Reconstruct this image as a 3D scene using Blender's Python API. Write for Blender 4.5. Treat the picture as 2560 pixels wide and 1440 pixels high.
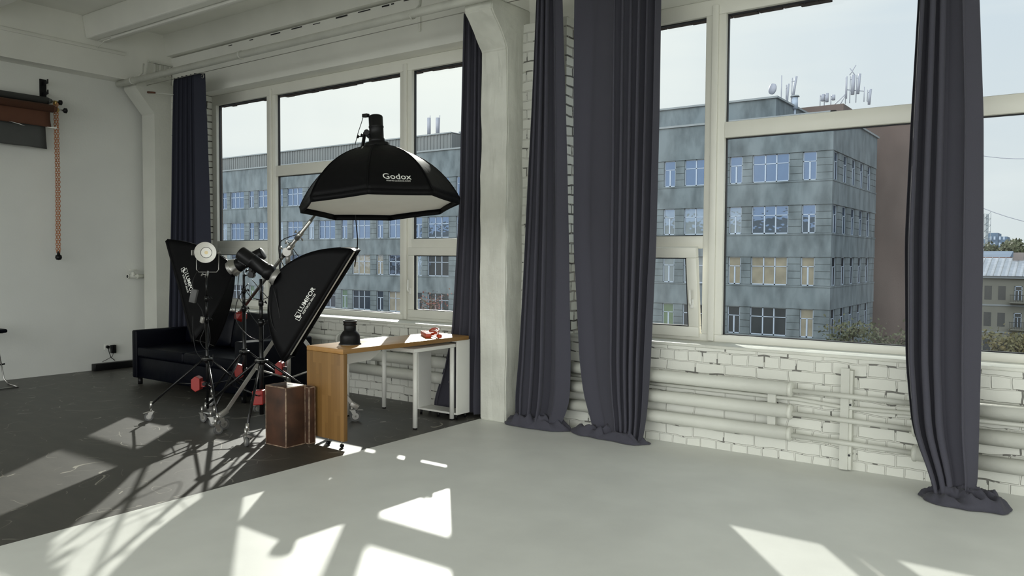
import bpy, bmesh, math, random
from mathutils import Vector as V, Matrix, noise
PI = math.pi
for o in list(bpy.data.objects): bpy.data.objects.remove(o)
S = bpy.context.scene
COL = S.collection
# ------------------------------------------------------------------ camera
CAM_ROT = Matrix(((0.81116, -0.02827, -0.58413), (0.58477, 0.02915, 0.81067), (0.00611, 0.99918, -0.04024)))
R_ = V((0.8111, 0.5848, 0.0061)); U_ = V((-0.0279, 0.0285, 0.9992)); F_ = V((-0.5842, 0.8106, -0.0402))
cd = bpy.data.cameras.new('camera'); cam = bpy.data.objects.new('camera', cd); COL.objects.link(cam)
cd.sensor_width = 36; cd.lens = 36 * 1966.7 / 2560; cd.clip_end = 2000; cd.clip_start = 0.05
R_.normalize(); F_.normalize(); U_ = R_.cross(F_).normalized()
cam.matrix_world = Matrix(((R_.x, U_.x, -F_.x, 0), (R_.y, U_.y, -F_.y, 0), (R_.z, U_.z, -F_.z, 1.6), (0, 0, 0, 1)))
S.camera = cam
# ------------------------------------------------------------------ light
SUN = V((-0.636, 0.771, 0.38)).normalized()
ld = bpy.data.lights.new('sun', 'SUN'); ld.energy = 6.2; ld.angle = math.radians(0.7); ld.color = (1, 0.94, 0.84)
so = bpy.data.objects.new('sun', ld); COL.objects.link(so); so.rotation_euler = SUN.to_track_quat('Z', 'Y').to_euler()
W = bpy.data.worlds.new('sky'); S.world = W; W.use_nodes = True
def nd(nt, t, **k):
    n = nt.nodes.new(t)
    for a, b in k.items(): setattr(n, a, b)
    return n
def mth(nt, op, a, b=None, clamp=False):
    n = nd(nt, 'ShaderNodeMath', operation=op, use_clamp=clamp)
    for i, v in enumerate((a, b)):
        if v is None: continue
        if isinstance(v, (int, float)): n.inputs[i].default_value = v
        else: nt.links.new(v, n.inputs[i])
    return n.outputs[0]
def mixc(nt, f, a, b, bt='MIX'):
    n = nd(nt, 'ShaderNodeMix', data_type='RGBA', blend_type=bt)
    for i, v in ((0, f), (6, a), (7, b)):
        if isinstance(v, (int, float)): n.inputs[i].default_value = v
        elif isinstance(v, (tuple, list)): n.inputs[i].default_value = (v[0], v[1], v[2], 1)
        else: nt.links.new(v, n.inputs[i])
    return n.outputs[2]
nt = W.node_tree; nt.nodes.clear()
tc = nd(nt, 'ShaderNodeTexCoord'); sx = nd(nt, 'ShaderNodeSeparateXYZ'); nt.links.new(tc.outputs['Generated'], sx.inputs[0])
el = mth(nt, 'MULTIPLY', sx.outputs[2], 2.2, True)
base = mixc(nt, el, (0.78, 0.81, 0.80), (0.64, 0.74, 0.85))
dp = nd(nt, 'ShaderNodeVectorMath', operation='DOT_PRODUCT'); nt.links.new(tc.outputs['Generated'], dp.inputs[0]); dp.inputs[1].default_value = SUN
gl = mth(nt, 'POWER', mth(nt, 'MAXIMUM', dp.outputs['Value'], 0.0), 14.0)
mp = nd(nt, 'ShaderNodeMapping'); mp.inputs['Scale'].default_value = (1.2, 1.2, 9); nt.links.new(tc.outputs['Generated'], mp.inputs[0])
nz = nd(nt, 'ShaderNodeTexNoise'); nz.inputs['Scale'].default_value = 2.2; nz.inputs['Detail'].default_value = 6; nt.links.new(mp.outputs[0], nz.inputs[0])
cf = mth(nt, 'MULTIPLY', mth(nt, 'SUBTRACT', nz.outputs[0], 0.40, True), 2.2, True)
c1 = mixc(nt, cf, base, (0.90, 0.915, 0.89))
c2 = mixc(nt, mth(nt, 'MULTIPLY', gl, 0.8, True), c1, (1.12, 1.10, 0.98))
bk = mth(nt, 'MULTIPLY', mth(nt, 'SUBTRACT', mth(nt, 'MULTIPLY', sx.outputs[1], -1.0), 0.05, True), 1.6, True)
c2 = mixc(nt, bk, c2, (3.45, 3.55, 3.5))  # sky behind the camera raised far above the rest, added as interior fill
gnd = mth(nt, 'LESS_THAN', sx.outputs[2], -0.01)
c3 = mixc(nt, gnd, c2, mixc(nt, bk, (0.22, 0.23, 0.22), (1.0, 1.03, 1.0)))  # ground glow behind the camera is raised for the same fill
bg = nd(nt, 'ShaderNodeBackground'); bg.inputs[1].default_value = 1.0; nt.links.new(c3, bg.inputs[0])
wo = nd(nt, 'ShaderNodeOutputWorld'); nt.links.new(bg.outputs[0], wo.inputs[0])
vs = S.view_settings; vs.view_transform = 'Standard'; vs.look = 'None'; vs.gamma = 1; vs.use_curve_mapping = False; vs.exposure = 0.0
try:
    S.cycles.max_bounces = 10; S.cycles.diffuse_bounces = 5; S.cycles.transparent_max_bounces = 24; S.cycles.use_denoising = True
    S.cycles.sample_clamp_indirect = 6
except Exception: pass
# ------------------------------------------------------------------ materials
def mat(name, col, rough=0.6, metal=0.0, var=0.0, vscale=6.0, bump=0.0, bscale=60.0, col2=None, vdetail=4, sheen=0.0, spec=0.5, coat=0.0, stretch=None, ramp=(0.35, 0.65)):
    m = bpy.data.materials.new(name); m.use_nodes = True; nt = m.node_tree
    b = nt.nodes['Principled BSDF']; b.inputs['Roughness'].default_value = rough; b.inputs['Metallic'].default_value = metal
    b.inputs['Base Color'].default_value = (*col, 1); b.inputs['Specular IOR Level'].default_value = spec
    if sheen: b.inputs['Sheen Weight'].default_value = sheen
    if coat: b.inputs['Coat Weight'].default_value = coat; b.inputs['Coat Roughness'].default_value = 0.15
    g = nd(nt, 'ShaderNodeNewGeometry'); pos = g.outputs['Position']
    if stretch:
        mpp = nd(nt, 'ShaderNodeMapping'); mpp.inputs['Scale'].default_value = stretch; nt.links.new(pos, mpp.inputs[0]); pos = mpp.outputs[0]
    n = nd(nt, 'ShaderNodeTexNoise'); n.inputs['Scale'].default_value = vscale; n.inputs['Detail'].default_value = vdetail; nt.links.new(pos, n.inputs[0])
    r = nd(nt, 'ShaderNodeMapRange'); r.inputs[1].default_value = ramp[0]; r.inputs[2].default_value = ramp[1]; nt.links.new(n.outputs[0], r.inputs[0])
    if col2 is None: col2 = tuple(c * (1 - var) for c in col)
    nt.links.new(mixc(nt, r.outputs[0], col, col2), b.inputs['Base Color'])
    if bump:
        n2 = nd(nt, 'ShaderNodeTexNoise'); n2.inputs['Scale'].default_value = bscale; n2.inputs['Detail'].default_value = 5; nt.links.new(g.outputs['Position'], n2.inputs[0])
        bp = nd(nt, 'ShaderNodeBump'); bp.inputs['Strength'].default_value = bump; bp.inputs['Distance'].default_value = 0.01
        nt.links.new(n2.outputs[0], bp.inputs['Height']); nt.links.new(bp.outputs[0], b.inputs['Normal'])
    return m
def brick_mat(name, col, col2, mortar, axes='XZ', bw=0.26, bh=0.092, ms=0.008, dirt=0.5, rough=0.55, bd=0.012, squash=0.5, crack=0.56):
    m = bpy.data.materials.new(name); m.use_nodes = True; nt = m.node_tree; b = nt.nodes['Principled BSDF']; b.inputs['Roughness'].default_value = rough
    g = nd(nt, 'ShaderNodeNewGeometry'); s = nd(nt, 'ShaderNodeSeparateXYZ'); c = nd(nt, 'ShaderNodeCombineXYZ')
    nd_ = nd(nt, 'ShaderNodeTexNoise'); nd_.inputs['Scale'].default_value = 5; nt.links.new(g.outputs['Position'], nd_.inputs[0])
    ad = nd(nt, 'ShaderNodeVectorMath', operation='MULTIPLY_ADD'); ad.inputs[1].default_value = (0.045, 0.045, 0.045)
    nt.links.new(nd_.outputs['Color'], ad.inputs[0]); nt.links.new(g.outputs['Position'], ad.inputs[2]); nt.links.new(ad.outputs[0], s.inputs[0])
    nt.links.new(s.outputs[0 if axes == 'XZ' else 1], c.inputs[0]); nt.links.new(s.outputs[2], c.inputs[1])
    t = nd(nt, 'ShaderNodeTexBrick', squash=squash, squash_frequency=2); nt.links.new(c.outputs[0], t.inputs[0])
    t.inputs['Color1'].default_value = (*col, 1); t.inputs['Color2'].default_value = (*col2, 1); t.inputs['Mortar'].default_value = (*mortar, 1)
    t.inputs['Scale'].default_value = 1; t.inputs['Mortar Size'].default_value = ms; t.inputs['Brick Width'].default_value = bw; t.inputs['Row Height'].default_value = bh; t.inputs['Mortar Smooth'].default_value = 0.6
    n = nd(nt, 'ShaderNodeTexNoise'); n.inputs['Scale'].default_value = 9; n.inputs['Detail'].default_value = 6; nt.links.new(g.outputs['Position'], n.inputs[0])
    k = mth(nt, 'GREATER_THAN', n.outputs[0], crack); k2 = mth(nt, 'MULTIPLY', k, mth(nt, 'GREATER_THAN', t.outputs['Fac'], 0.55))
    col_ = mixc(nt, mth(nt, 'MULTIPLY', k2, dirt), t.outputs['Color'], (0.05, 0.045, 0.04))
    nt.links.new(col_, b.inputs['Base Color'])
    h = mth(nt, 'ADD', mth(nt, 'MULTIPLY', t.outputs['Fac'], -1.0), mth(nt, 'MULTIPLY', n.outputs[0], 0.8))
    h = mth(nt, 'SUBTRACT', h, mth(nt, 'MULTIPLY', k2, 1.5))
    bp = nd(nt, 'ShaderNodeBump'); bp.inputs['Strength'].default_value = 0.8; bp.inputs['Distance'].default_value = bd
    nt.links.new(h, bp.inputs['Height']); nt.links.new(bp.outputs[0], b.inputs['Normal'])
    return m
def glass_mat(name, gloss=0.0, dirt=0.013, tint=(0.93, 0.96, 0.97)):
    m = bpy.data.materials.new(name); m.use_nodes = True; nt = m.node_tree; nt.nodes.clear()
    tr = nd(nt, 'ShaderNodeBsdfTransparent'); tr.inputs[0].default_value = (*tint, 1)
    g = nd(nt, 'ShaderNodeBsdfGlossy'); g.inputs['Roughness'].default_value = 0.0
    df = nd(nt, 'ShaderNodeBsdfTranslucent'); df.inputs[0].default_value = (0.8, 0.82, 0.85, 1)
    m1 = nd(nt, 'ShaderNodeMixShader'); m1.inputs[0].default_value = gloss; nt.links.new(tr.outputs[0], m1.inputs[1]); nt.links.new(g.outputs[0], m1.inputs[2])
    ge = nd(nt, 'ShaderNodeNewGeometry'); mp = nd(nt, 'ShaderNodeMapping'); mp.inputs['Scale'].default_value = (1.6, 1.6, 0.5); nt.links.new(ge.outputs['Position'], mp.inputs[0])
    n = nd(nt, 'ShaderNodeTexNoise'); n.inputs['Scale'].default_value = 1.3; n.inputs['Detail'].default_value = 7; nt.links.new(mp.outputs[0], n.inputs[0])
    f = mth(nt, 'MULTIPLY', mth(nt, 'SUBTRACT', n.outputs[0], 0.35, True), dirt * 4)
    m2 = nd(nt, 'ShaderNodeMixShader'); nt.links.new(f, m2.inputs[0]); nt.links.new(m1.outputs[0], m2.inputs[1]); nt.links.new(df.outputs[0], m2.inputs[2])
    o = nd(nt, 'ShaderNodeOutputMaterial'); nt.links.new(m2.outputs[0], o.inputs[0])
    return m
M = {}
M['white'] = mat('white_paint', (0.62, 0.625, 0.565), 0.55, var=0.08, vscale=2, bump=0.25, bscale=25)
M['wallw'] = mat('wall_paint', (0.76, 0.77, 0.725), 0.75, var=0.06, vscale=1.2, bump=0.1, bscale=40)
M['ceil'] = mat('ceiling_paint', (0.82, 0.82, 0.76), 0.7, var=0.07, vscale=1.5, bump=0.12, bscale=15)
M['rough'] = mat('thick_paint', (0.68, 0.685, 0.615), 0.5, var=0.12, vscale=4, bump=0.9, bscale=11)
M['brick'] = brick_mat('white_brick', (0.73, 0.735, 0.67), (0.68, 0.685, 0.625), (0.66, 0.66, 0.60), dirt=0.8, crack=0.57, bd=0.009)
M['brickj'] = brick_mat('white_brick_jamb', (0.76, 0.77, 0.71), (0.70, 0.71, 0.65), (0.35, 0.33, 0.30), 'YZ', ms=0.010, dirt=0.9, crack=0.50)
M['brown'] = brick_mat('brown_brick', (0.085, 0.060, 0.052), (0.070, 0.050, 0.045), (0.085, 0.070, 0.065), dirt=0.2, bh=0.08, rough=0.9)
M['brownY'] = brick_mat('brown_brick_side', (0.10, 0.075, 0.065), (0.085, 0.065, 0.055), (0.10, 0.09, 0.08), 'YZ', dirt=0.2, bh=0.08, rough=0.9)
M['pvc'] = mat('window_frame', (0.78, 0.775, 0.70), 0.35, var=0.03)
M['gasket'] = mat('gasket', (0.01, 0.01, 0.012), 0.5)
M['glass'] = glass_mat('window_glass')
M['floor'] = mat('dark_floor', (0.050, 0.046, 0.037), 0.48, var=0.3, vscale=3, bump=0.05, bscale=30, stretch=(1, 3, 1), spec=1.0)
nt = M['floor'].node_tree; b = nt.nodes['Principled BSDF']; src = b.inputs['Base Color'].links[0].from_socket
g = nd(nt, 'ShaderNodeNewGeometry')
for sc_, wd, am in ((0.9, 0.011, 0.8), (2.2, 0.014, 0.5)):      # curved scratches
    n = nd(nt, 'ShaderNodeTexNoise'); n.inputs['Scale'].default_value = sc_; n.inputs['Detail'].default_value = 1.5; nt.links.new(g.outputs['Position'], n.inputs[0])
    k = mth(nt, 'LESS_THAN', mth(nt, 'ABSOLUTE', mth(nt, 'SUBTRACT', mth(nt, 'FRACT', mth(nt, 'MULTIPLY', n.outputs[0], 6.0)), 0.5)), wd)
    n3 = nd(nt, 'ShaderNodeTexNoise'); n3.inputs['Scale'].default_value = 4; nt.links.new(g.outputs['Position'], n3.inputs[0])
    src = mixc(nt, mth(nt, 'MULTIPLY', mth(nt, 'MULTIPLY', k, am), mth(nt, 'GREATER_THAN', n3.outputs[0], 0.52)), src, (0.33, 0.31, 0.26))
nt.links.new(src, b.inputs['Base Color'])
M['cyc'] = mat('white_floor', (0.76, 0.77, 0.735), 0.45, var=0.07, vscale=2.5, bump=0.03, bscale=20, spec=0.2)
M['curtain'] = mat('curtain_fabric', (0.066, 0.065, 0.082), 0.85, var=0.1, vscale=300, sheen=0.08, spec=0.12)
M['curtaind'] = mat('curtain_fabric_blue', (0.036, 0.038, 0.054), 0.85, var=0.1, vscale=300, sheen=0.05, spec=0.12)
M['black'] = mat('black_plastic', (0.006, 0.006, 0.0065), 0.38, var=0.2, spec=0.25)
M['blackm'] = mat('black_metal', (0.006, 0.006, 0.0065), 0.25, metal=0.0, spec=0.4)
M['nylon'] = mat('black_nylon', (0.0045, 0.0045, 0.005), 0.5, var=0.2, vscale=30, bump=0.25, bscale=9, spec=0.10)
M['silver'] = mat('silver_metal', (0.55, 0.54, 0.51), 0.28, metal=0.9, var=0.15)
M['grey'] = mat('grey_steel', (0.42, 0.41, 0.38), 0.38, metal=0.6, var=0.2)
M['diff'] = mat('diffuser_cloth', (0.88, 0.87, 0.82), 0.8, var=0.03)
M['red'] = mat('red_plastic', (0.30, 0.016, 0.011), 0.35, var=0.1)
M['leather'] = mat('navy_leather', (0.0012, 0.0018, 0.005), 0.42, var=0.2, vscale=5, bump=0.35, bscale=9, spec=0.12)
M['rubber'] = mat('rubber', (0.10, 0.10, 0.098), 0.6, var=0.1)
def stave_mat(name, cols, ax, ay, length, width, rough):
    m = bpy.data.materials.new(name); m.use_nodes = True; nt = m.node_tree; b = nt.nodes['Principled BSDF']; b.inputs['Roughness'].default_value = rough
    g = nd(nt, 'ShaderNodeTexCoord'); s = nd(nt, 'ShaderNodeSeparateXYZ'); c = nd(nt, 'ShaderNodeCombineXYZ'); nt.links.new(g.outputs['Object'], s.inputs[0])
    nt.links.new(s.outputs[ax], c.inputs[0]); nt.links.new(s.outputs[ay], c.inputs[1])
    t = nd(nt, 'ShaderNodeTexBrick', offset=0.37, squash=0.7, squash_frequency=3); nt.links.new(c.outputs[0], t.inputs[0])
    for k, v in (('Color1', cols[0]), ('Color2', cols[1]), ('Mortar', cols[1])): t.inputs[k].default_value = (*v, 1)
    t.inputs['Scale'].default_value = 1; t.inputs['Mortar Size'].default_value = 0.0004; t.inputs['Brick Width'].default_value = length; t.inputs['Row Height'].default_value = width
    mp = nd(nt, 'ShaderNodeMapping'); sc = [60, 60, 60]; sc[ax] = 3; mp.inputs['Scale'].default_value = sc; nt.links.new(g.outputs['Object'], mp.inputs[0])
    n = nd(nt, 'ShaderNodeTexNoise'); n.inputs['Scale'].default_value = 1; n.inputs['Detail'].default_value = 4; nt.links.new(mp.outputs[0], n.inputs[0])
    nt.links.new(mixc(nt, mth(nt, 'MULTIPLY', n.outputs[0], 0.5), t.outputs['Color'], cols[2]), b.inputs['Base Color'])
    return m
M['wood'] = stave_mat('oak_shaded', ((0.30, 0.165, 0.052), (0.20, 0.105, 0.030), (0.17, 0.085, 0.025)), 2, 0, 0.42, 0.040, 0.42)  # darker than the top: shade on the slab leg painted into the oak
M['woodt'] = stave_mat('oak_top', ((0.52, 0.30, 0.11), (0.42, 0.22, 0.07), (0.36, 0.19, 0.06)), 1, 0, 0.42, 0.040, 0.35)
M['ply'] = mat('worn_box', (0.085, 0.040, 0.024), 0.5, col2=(0.040, 0.022, 0.015), vscale=6, vdetail=8, spec=0.3)
M['plyedge'] = mat('worn_edge', (0.36, 0.26, 0.18), 0.6, col2=(0.12, 0.07, 0.045), vscale=25, vdetail=5)
M['tablew'] = mat('white_laminate', (0.74, 0.74, 0.69), 0.4, var=0.03)
M['orange'] = mat('orange_plastic', (0.48, 0.045, 0.006), 0.35, var=0.05, coat=0.15)
M['chain'] = mat('chain_plastic', (0.42, 0.15, 0.05), 0.4, var=0.1)
M['rollg'] = mat('grey_paper', (0.075, 0.078, 0.075), 0.8, var=0.05)
M['rollb'] = mat('brown_paper', (0.105, 0.040, 0.020), 0.8, var=0.05)
M['white2'] = mat('print_white', (0.8, 0.8, 0.76), 0.6)
M['brass'] = mat('brass', (0.6, 0.42, 0.15), 0.35, metal=0.8)
M['led'] = mat('led_phosphor', (0.80, 0.66, 0.38), 0.5)
M['paper'] = mat('white_sheet', (0.85, 0.84, 0.80), 0.6)
M['conc'] = mat('facade_concrete', (0.122, 0.148, 0.166), 0.9, col2=(0.055, 0.070, 0.080), vscale=0.9, vdetail=9, stretch=(1.3, 1.3, 0.55), ramp=(0.38, 0.72))
M['brownfar'] = mat('distant_brick', (0.095, 0.068, 0.060), 0.9, var=0.25, vscale=0.35, vdetail=6, stretch=(1, 1, 0.6))
M['conc2'] = mat('facade_pier', (0.30, 0.33, 0.33), 0.9, col2=(0.24, 0.27, 0.28), vscale=0.8, vdetail=6)
M['metalroof'] = mat('ribbed_band', (0.13, 0.14, 0.145), 0.7, col2=(0.11, 0.12, 0.125), vscale=2.0, stretch=(3, 3, 0.1))
M['wframe'] = mat('far_window_frame', (0.27, 0.32, 0.40), 0.5)
M['cream'] = mat('own_facade', (0.75, 0.66, 0.48), 0.9, var=0.1, vscale=0.3)
M['asph'] = mat('asphalt', (0.09, 0.09, 0.09), 0.9)
M['leaf'] = mat('leaves', (0.045, 0.055, 0.025), 0.7, col2=(0.07, 0.07, 0.035), vscale=1.5)
M['leafy'] = mat('autumn_leaves', (0.14, 0.115, 0.045), 0.7, col2=(0.06, 0.065, 0.03), vscale=0.8)
M['leafr'] = mat('red_leaves', (0.22, 0.07, 0.06), 0.7, col2=(0.08, 0.07, 0.05), vscale=1.5)
M['bark'] = mat('bark', (0.10, 0.08, 0.06), 0.9)
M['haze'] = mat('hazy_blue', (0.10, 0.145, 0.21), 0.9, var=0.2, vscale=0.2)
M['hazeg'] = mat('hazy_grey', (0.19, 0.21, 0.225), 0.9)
M['pink'] = mat('pink_plaster', (0.20, 0.175, 0.17), 0.9)
M['rowwall'] = mat('row_plaster', (0.15, 0.15, 0.13), 0.9, var=0.1, vscale=0.4)
M['tin'] = mat('tin_roof', (0.45, 0.48, 0.53), 0.5, metal=0.3, var=0.2, vscale=2)
M['darkwin'] = mat('dark_window', (0.04, 0.045, 0.05), 0.2)
M['ant'] = mat('antenna_grey', (0.24, 0.25, 0.30), 0.6)
def pane_mat(name, col, fac, rough=0.04):
    m = bpy.data.materials.new(name); m.use_nodes = True; nt = m.node_tree; nt.nodes.clear()
    g = nd(nt, 'ShaderNodeBsdfGlossy'); g.inputs['Roughness'].default_value = rough; g.inputs[0].default_value = (0.42, 0.56, 0.84, 1)
    d = nd(nt, 'ShaderNodeBsdfDiffuse'); ge = nd(nt, 'ShaderNodeNewGeometry'); n = nd(nt, 'ShaderNodeTexNoise'); n.inputs['Scale'].default_value = 1.2; nt.links.new(ge.outputs['Position'], n.inputs[0])
    nt.links.new(mixc(nt, n.outputs[0], col, tuple(c * 0.4 for c in col)), d.inputs[0])
    bp = nd(nt, 'ShaderNodeBump'); bp.inputs['Strength'].default_value = 0.10; bp.inputs['Distance'].default_value = 0.2; nt.links.new(n.outputs[0], bp.inputs['Height']); nt.links.new(bp.outputs[0], g.inputs['Normal'])
    mx = nd(nt, 'ShaderNodeMixShader'); mx.inputs[0].default_value = fac; nt.links.new(d.outputs[0], mx.inputs[1]); nt.links.new(g.outputs[0], mx.inputs[2])
    o = nd(nt, 'ShaderNodeOutputMaterial'); nt.links.new(mx.outputs[0], o.inputs[0]); return m
M['pblue'] = pane_mat('far_pane_blue', (0.03, 0.045, 0.07), 0.12)  # blue base and gloss tint paint in the reflected sky
M['pdark'] = pane_mat('far_pane_dark', (0.02, 0.022, 0.025), 0.06)
M['pbeige'] = pane_mat('far_pane_warm_reflection', (0.26, 0.235, 0.18), 0.05)  # beige paints the warm building mirrored in the lower window rows
M['pgreen'] = pane_mat('far_pane_green', (0.10, 0.15, 0.07), 0.1)
M['pwhite'] = pane_mat('far_pane_white', (0.19, 0.22, 0.24), 0.1)
# ------------------------------------------------------------------ mesh helpers
WL = {}
class MB:
    def __init__(s): s.v = []; s.f = []; s.m = []; s.sm = []
    def add(s, vs, fs, mi=0, smooth=False):
        k = len(s.v); s.v += [tuple(p) for p in vs]
        for f in fs: s.f.append(tuple(k + i for i in f)); s.m.append(mi); s.sm.append(smooth)
        return s
    def box(s, x0, x1, y0, y1, z0, z1, mi=0, mx=None):
        vs = [V(p) for p in ((x0, y0, z0), (x1, y0, z0), (x1, y1, z0), (x0, y1, z0), (x0, y0, z1), (x1, y0, z1), (x1, y1, z1), (x0, y1, z1))]
        if mx is not None: vs = [mx @ p for p in vs]
        return s.add(vs, [(0, 3, 2, 1), (4, 5, 6, 7), (0, 1, 5, 4), (1, 2, 6, 5), (2, 3, 7, 6), (3, 0, 4, 7)], mi)
    def bbox(s, x0, x1, y0, y1, z0, z1, r=0.01, seg=2, mi=0, mx=None):
        bm = bmesh.new(); bmesh.ops.create_cube(bm, size=1)
        for v in bm.verts: v.co = V(((x0 + x1) / 2 + v.co.x * (x1 - x0), (y0 + y1) / 2 + v.co.y * (y1 - y0), (z0 + z1) / 2 + v.co.z * (z1 - z0)))
        bmesh.ops.bevel(bm, geom=list(bm.edges), offset=r, segments=seg, affect='EDGES', profile=0.5)
        if mx is not None: bmesh.ops.transform(bm, matrix=mx, verts=bm.verts)
        bm.verts.index_update(); s.add([v.co.copy() for v in bm.verts], [[v.index for v in f.verts] for f in bm.faces], mi, seg > 1); bm.free(); return s
    def tube(s, pts, r, seg=10, mi=0, cap=True):
        pts = [V(p) for p in pts]; n = len(pts); rs = r if isinstance(r, (list, tuple)) else [r] * n
        t0 = (pts[1] - pts[0]).normalized(); up = V((0, 0, 1)) if abs(t0.z) < 0.9 else V((1, 0, 0)); a = t0.cross(up).normalized()
        vs = []; fs = []
        for i, p in enumerate(pts):
            t = (pts[min(i + 1, n - 1)] - pts[max(i - 1, 0)]).normalized()
            a = (a - t * a.dot(t)).normalized(); b = t.cross(a)
            for k in range(seg):
                an = 2 * PI * k / seg; vs.append(p + (a * math.cos(an) + b * math.sin(an)) * rs[i])
        for i in range(n - 1):
            for k in range(seg):
                k2 = (k + 1) % seg; fs.append((i * seg + k, i * seg + k2, (i + 1) * seg + k2, (i + 1) * seg + k))
        s.add(vs, fs, mi, True)
        if cap:
            k0 = len(s.v) - n * seg; s.f.append(tuple(k0 + k for k in range(seg - 1, -1, -1))); s.m.append(mi); s.sm.append(False)
            s.f.append(tuple(k0 + (n - 1) * seg + k for k in range(seg))); s.m.append(mi); s.sm.append(False)
        return s
    def cyl(s, a, b, r, r2=None, seg=16, mi=0): return s.tube([a, b], [r, r if r2 is None else r2], seg, mi)
    def lathe(s, o, axis, prof, seg=32, mi=0, up=None):
        axis = V(axis).normalized(); o = V(o); u = V((0, 0, 1)) if abs(axis.z) < 0.9 else V((1, 0, 0)); a = axis.cross(u).normalized(); b = axis.cross(a)
        vs = []; fs = []; n = len(prof)
        for h, r in prof:
            for k in range(seg):
                an = 2 * PI * k / seg; vs.append(o + axis * h + (a * math.cos(an) + b * math.sin(an)) * max(r, 0.0002))
        for i in range(n - 1):
            for k in range(seg):
                k2 = (k + 1) % seg; fs.append((i * seg + k, i * seg + k2, (i + 1) * seg + k2, (i + 1) * seg + k))
        return s.add(vs, fs, mi, True)
    def prism(s, poly, d, mi=0):
        d = V(d); n = len(poly); vs = [V(p) for p in poly] + [V(p) + d for p in poly]
        return s.add(vs, [tuple(range(n - 1, -1, -1)), tuple(range(n, 2 * n))] + [(i, (i + 1) % n, n + (i + 1) % n, n + i) for i in range(n)], mi)
    def grid(s, fn, nu, nv, mi=0):
        vs = [fn(i / nu, j / nv) for j in range(nv + 1) for i in range(nu + 1)]
        return s.add(vs, [(j * (nu + 1) + i, j * (nu + 1) + i + 1, (j + 1) * (nu + 1) + i + 1, (j + 1) * (nu + 1) + i) for j in range(nv) for i in range(nu)], mi, True)
    def build(s, name, mats, parent=None, local=False, bevel=0, solid=0, fixn=True, **tags):
        me = bpy.data.meshes.new(name); off = V((0, 0, 0))
        if parent is not None and not local: off = V(WL.get(parent.name, (0, 0, 0)))
        me.from_pydata([tuple(V(p) - off) for p in s.v], [], s.f)
        if not isinstance(mats, (list, tuple)): mats = [mats]
        for m in mats: me.materials.append(M[m] if isinstance(m, str) else m)
        for p, mi, sm in zip(me.polygons, s.m, s.sm): p.material_index = mi; p.use_smooth = sm
        if fixn:
            bm = bmesh.new(); bm.from_mesh(me); bmesh.ops.recalc_face_normals(bm, faces=bm.faces); bm.to_mesh(me); bm.free()
        me.update(); o = bpy.data.objects.new(name, me); COL.objects.link(o)
        if parent is not None: o.parent = parent; WL[o.name] = tuple(off)
        if bevel:
            b = o.modifiers.new('bevel', 'BEVEL'); b.width = bevel; b.segments = 2; b.limit_method = 'ANGLE'
        if solid:
            b = o.modifiers.new('solid', 'SOLIDIFY'); b.thickness = solid; b.offset = 0
        tag(o, **tags); return o
def tag(o, label=None, cat=None, group=None, kind=None):
    if label: o['label'] = label
    if cat: o['category'] = cat
    if group: o['group'] = group
    if kind: o['kind'] = kind
    return o
def thing(name, label, cat, loc, group=None, rz=0):
    o = bpy.data.objects.new(name, None); o.empty_display_size = 0.1; COL.objects.link(o); o.location = loc; o.rotation_euler = (0, 0, rz)
    WL[o.name] = tuple(loc); return tag(o, label, cat, group)
def struct(mb, name, mats, **k): return mb.build(name, mats, kind='structure', **k)
# ================================================================== ROOM
XW = -10.95; YW = 6.30; ZC = 4.716
bm_ = MB(); bm_.box(XW - 0.3, -4.745, -6, YW, -0.2, 0); struct(bm_, 'floor', 'floor')
bm_ = MB(); bm_.box(-4.745, 7, -6, YW, -0.2, 0.0); struct(bm_, 'floor', 'cyc')
bm_ = MB(); bm_.box(XW - 0.3, XW, -6, 6.95, 0, 5.0); struct(bm_, 'wall_left', 'wallw')
bm_ = MB(); bm_.box(XW - 0.3, 7, -6, 6.95, ZC, 5.0); struct(bm_, 'ceiling', 'ceil')
# window wall: brick below the sill and between the openings, reveals, lintel, outer face
OP = [(-10.03, -5.03), (-3.93, 1.07)]
bm_ = MB()
bm_.box(XW, 7, YW, 6.95, 0, 0.855)
xs = [XW] + [x for o in OP for x in o] + [7]
for i in range(0, len(xs), 2): bm_.box(xs[i], xs[i + 1], YW, 6.72, 0.855, 3.835)
wall = struct(bm_, 'wall_window', ['brick', 'brickj'])
for p in wall.data.polygons:
    if abs(p.normal.x) > 0.9: p.material_index = 1
bm_ = MB(); bm_.box(XW, 7, 6.40, 6.95, 3.835, 4.41); struct(bm_, 'wall_lintel', 'ceil')
bm_ = MB(); bm_.box(XW, 7, 6.46, 6.95, 4.41, ZC); struct(bm_, 'trim_1', 'ceil')
random.seed(4)
bm_ = MB()                                                    # ragged seam of broken plaster above the lintel
x = -9.3
while x < -5.2:
    l = random.uniform(0.03, 0.22); z = 4.385 + random.uniform(-0.004, 0.004)
    if random.random() < 0.75: bm_.box(x, x + l, 6.394, 6.402, z, z + random.uniform(0.006, 0.018))
    x += l + random.uniform(0.02, 0.3)
struct(bm_, 'trim_2', 'gasket')
bm_ = MB()                                                    # outer skin of the wall round the openings, brown brick
for i in range(0, len(xs), 2):
    a = xs[i] - (0 if i == 0 else 0.0) ; b = xs[i + 1]
    bm_.box(a if i == 0 else a + 0.07, b - (0.07 if i + 2 < len(xs) else 0), 6.72, 6.83, 0.855, 3.73)
bm_.box(XW, 7, 6.72, 6.83, 3.718, 3.835)
ow = struct(bm_, 'wall_outside', ['brown', 'brownY'])
for p in ow.data.polygons:
    if abs(p.normal.x) > 0.9: p.material_index = 1
bm_ = MB()
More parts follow.
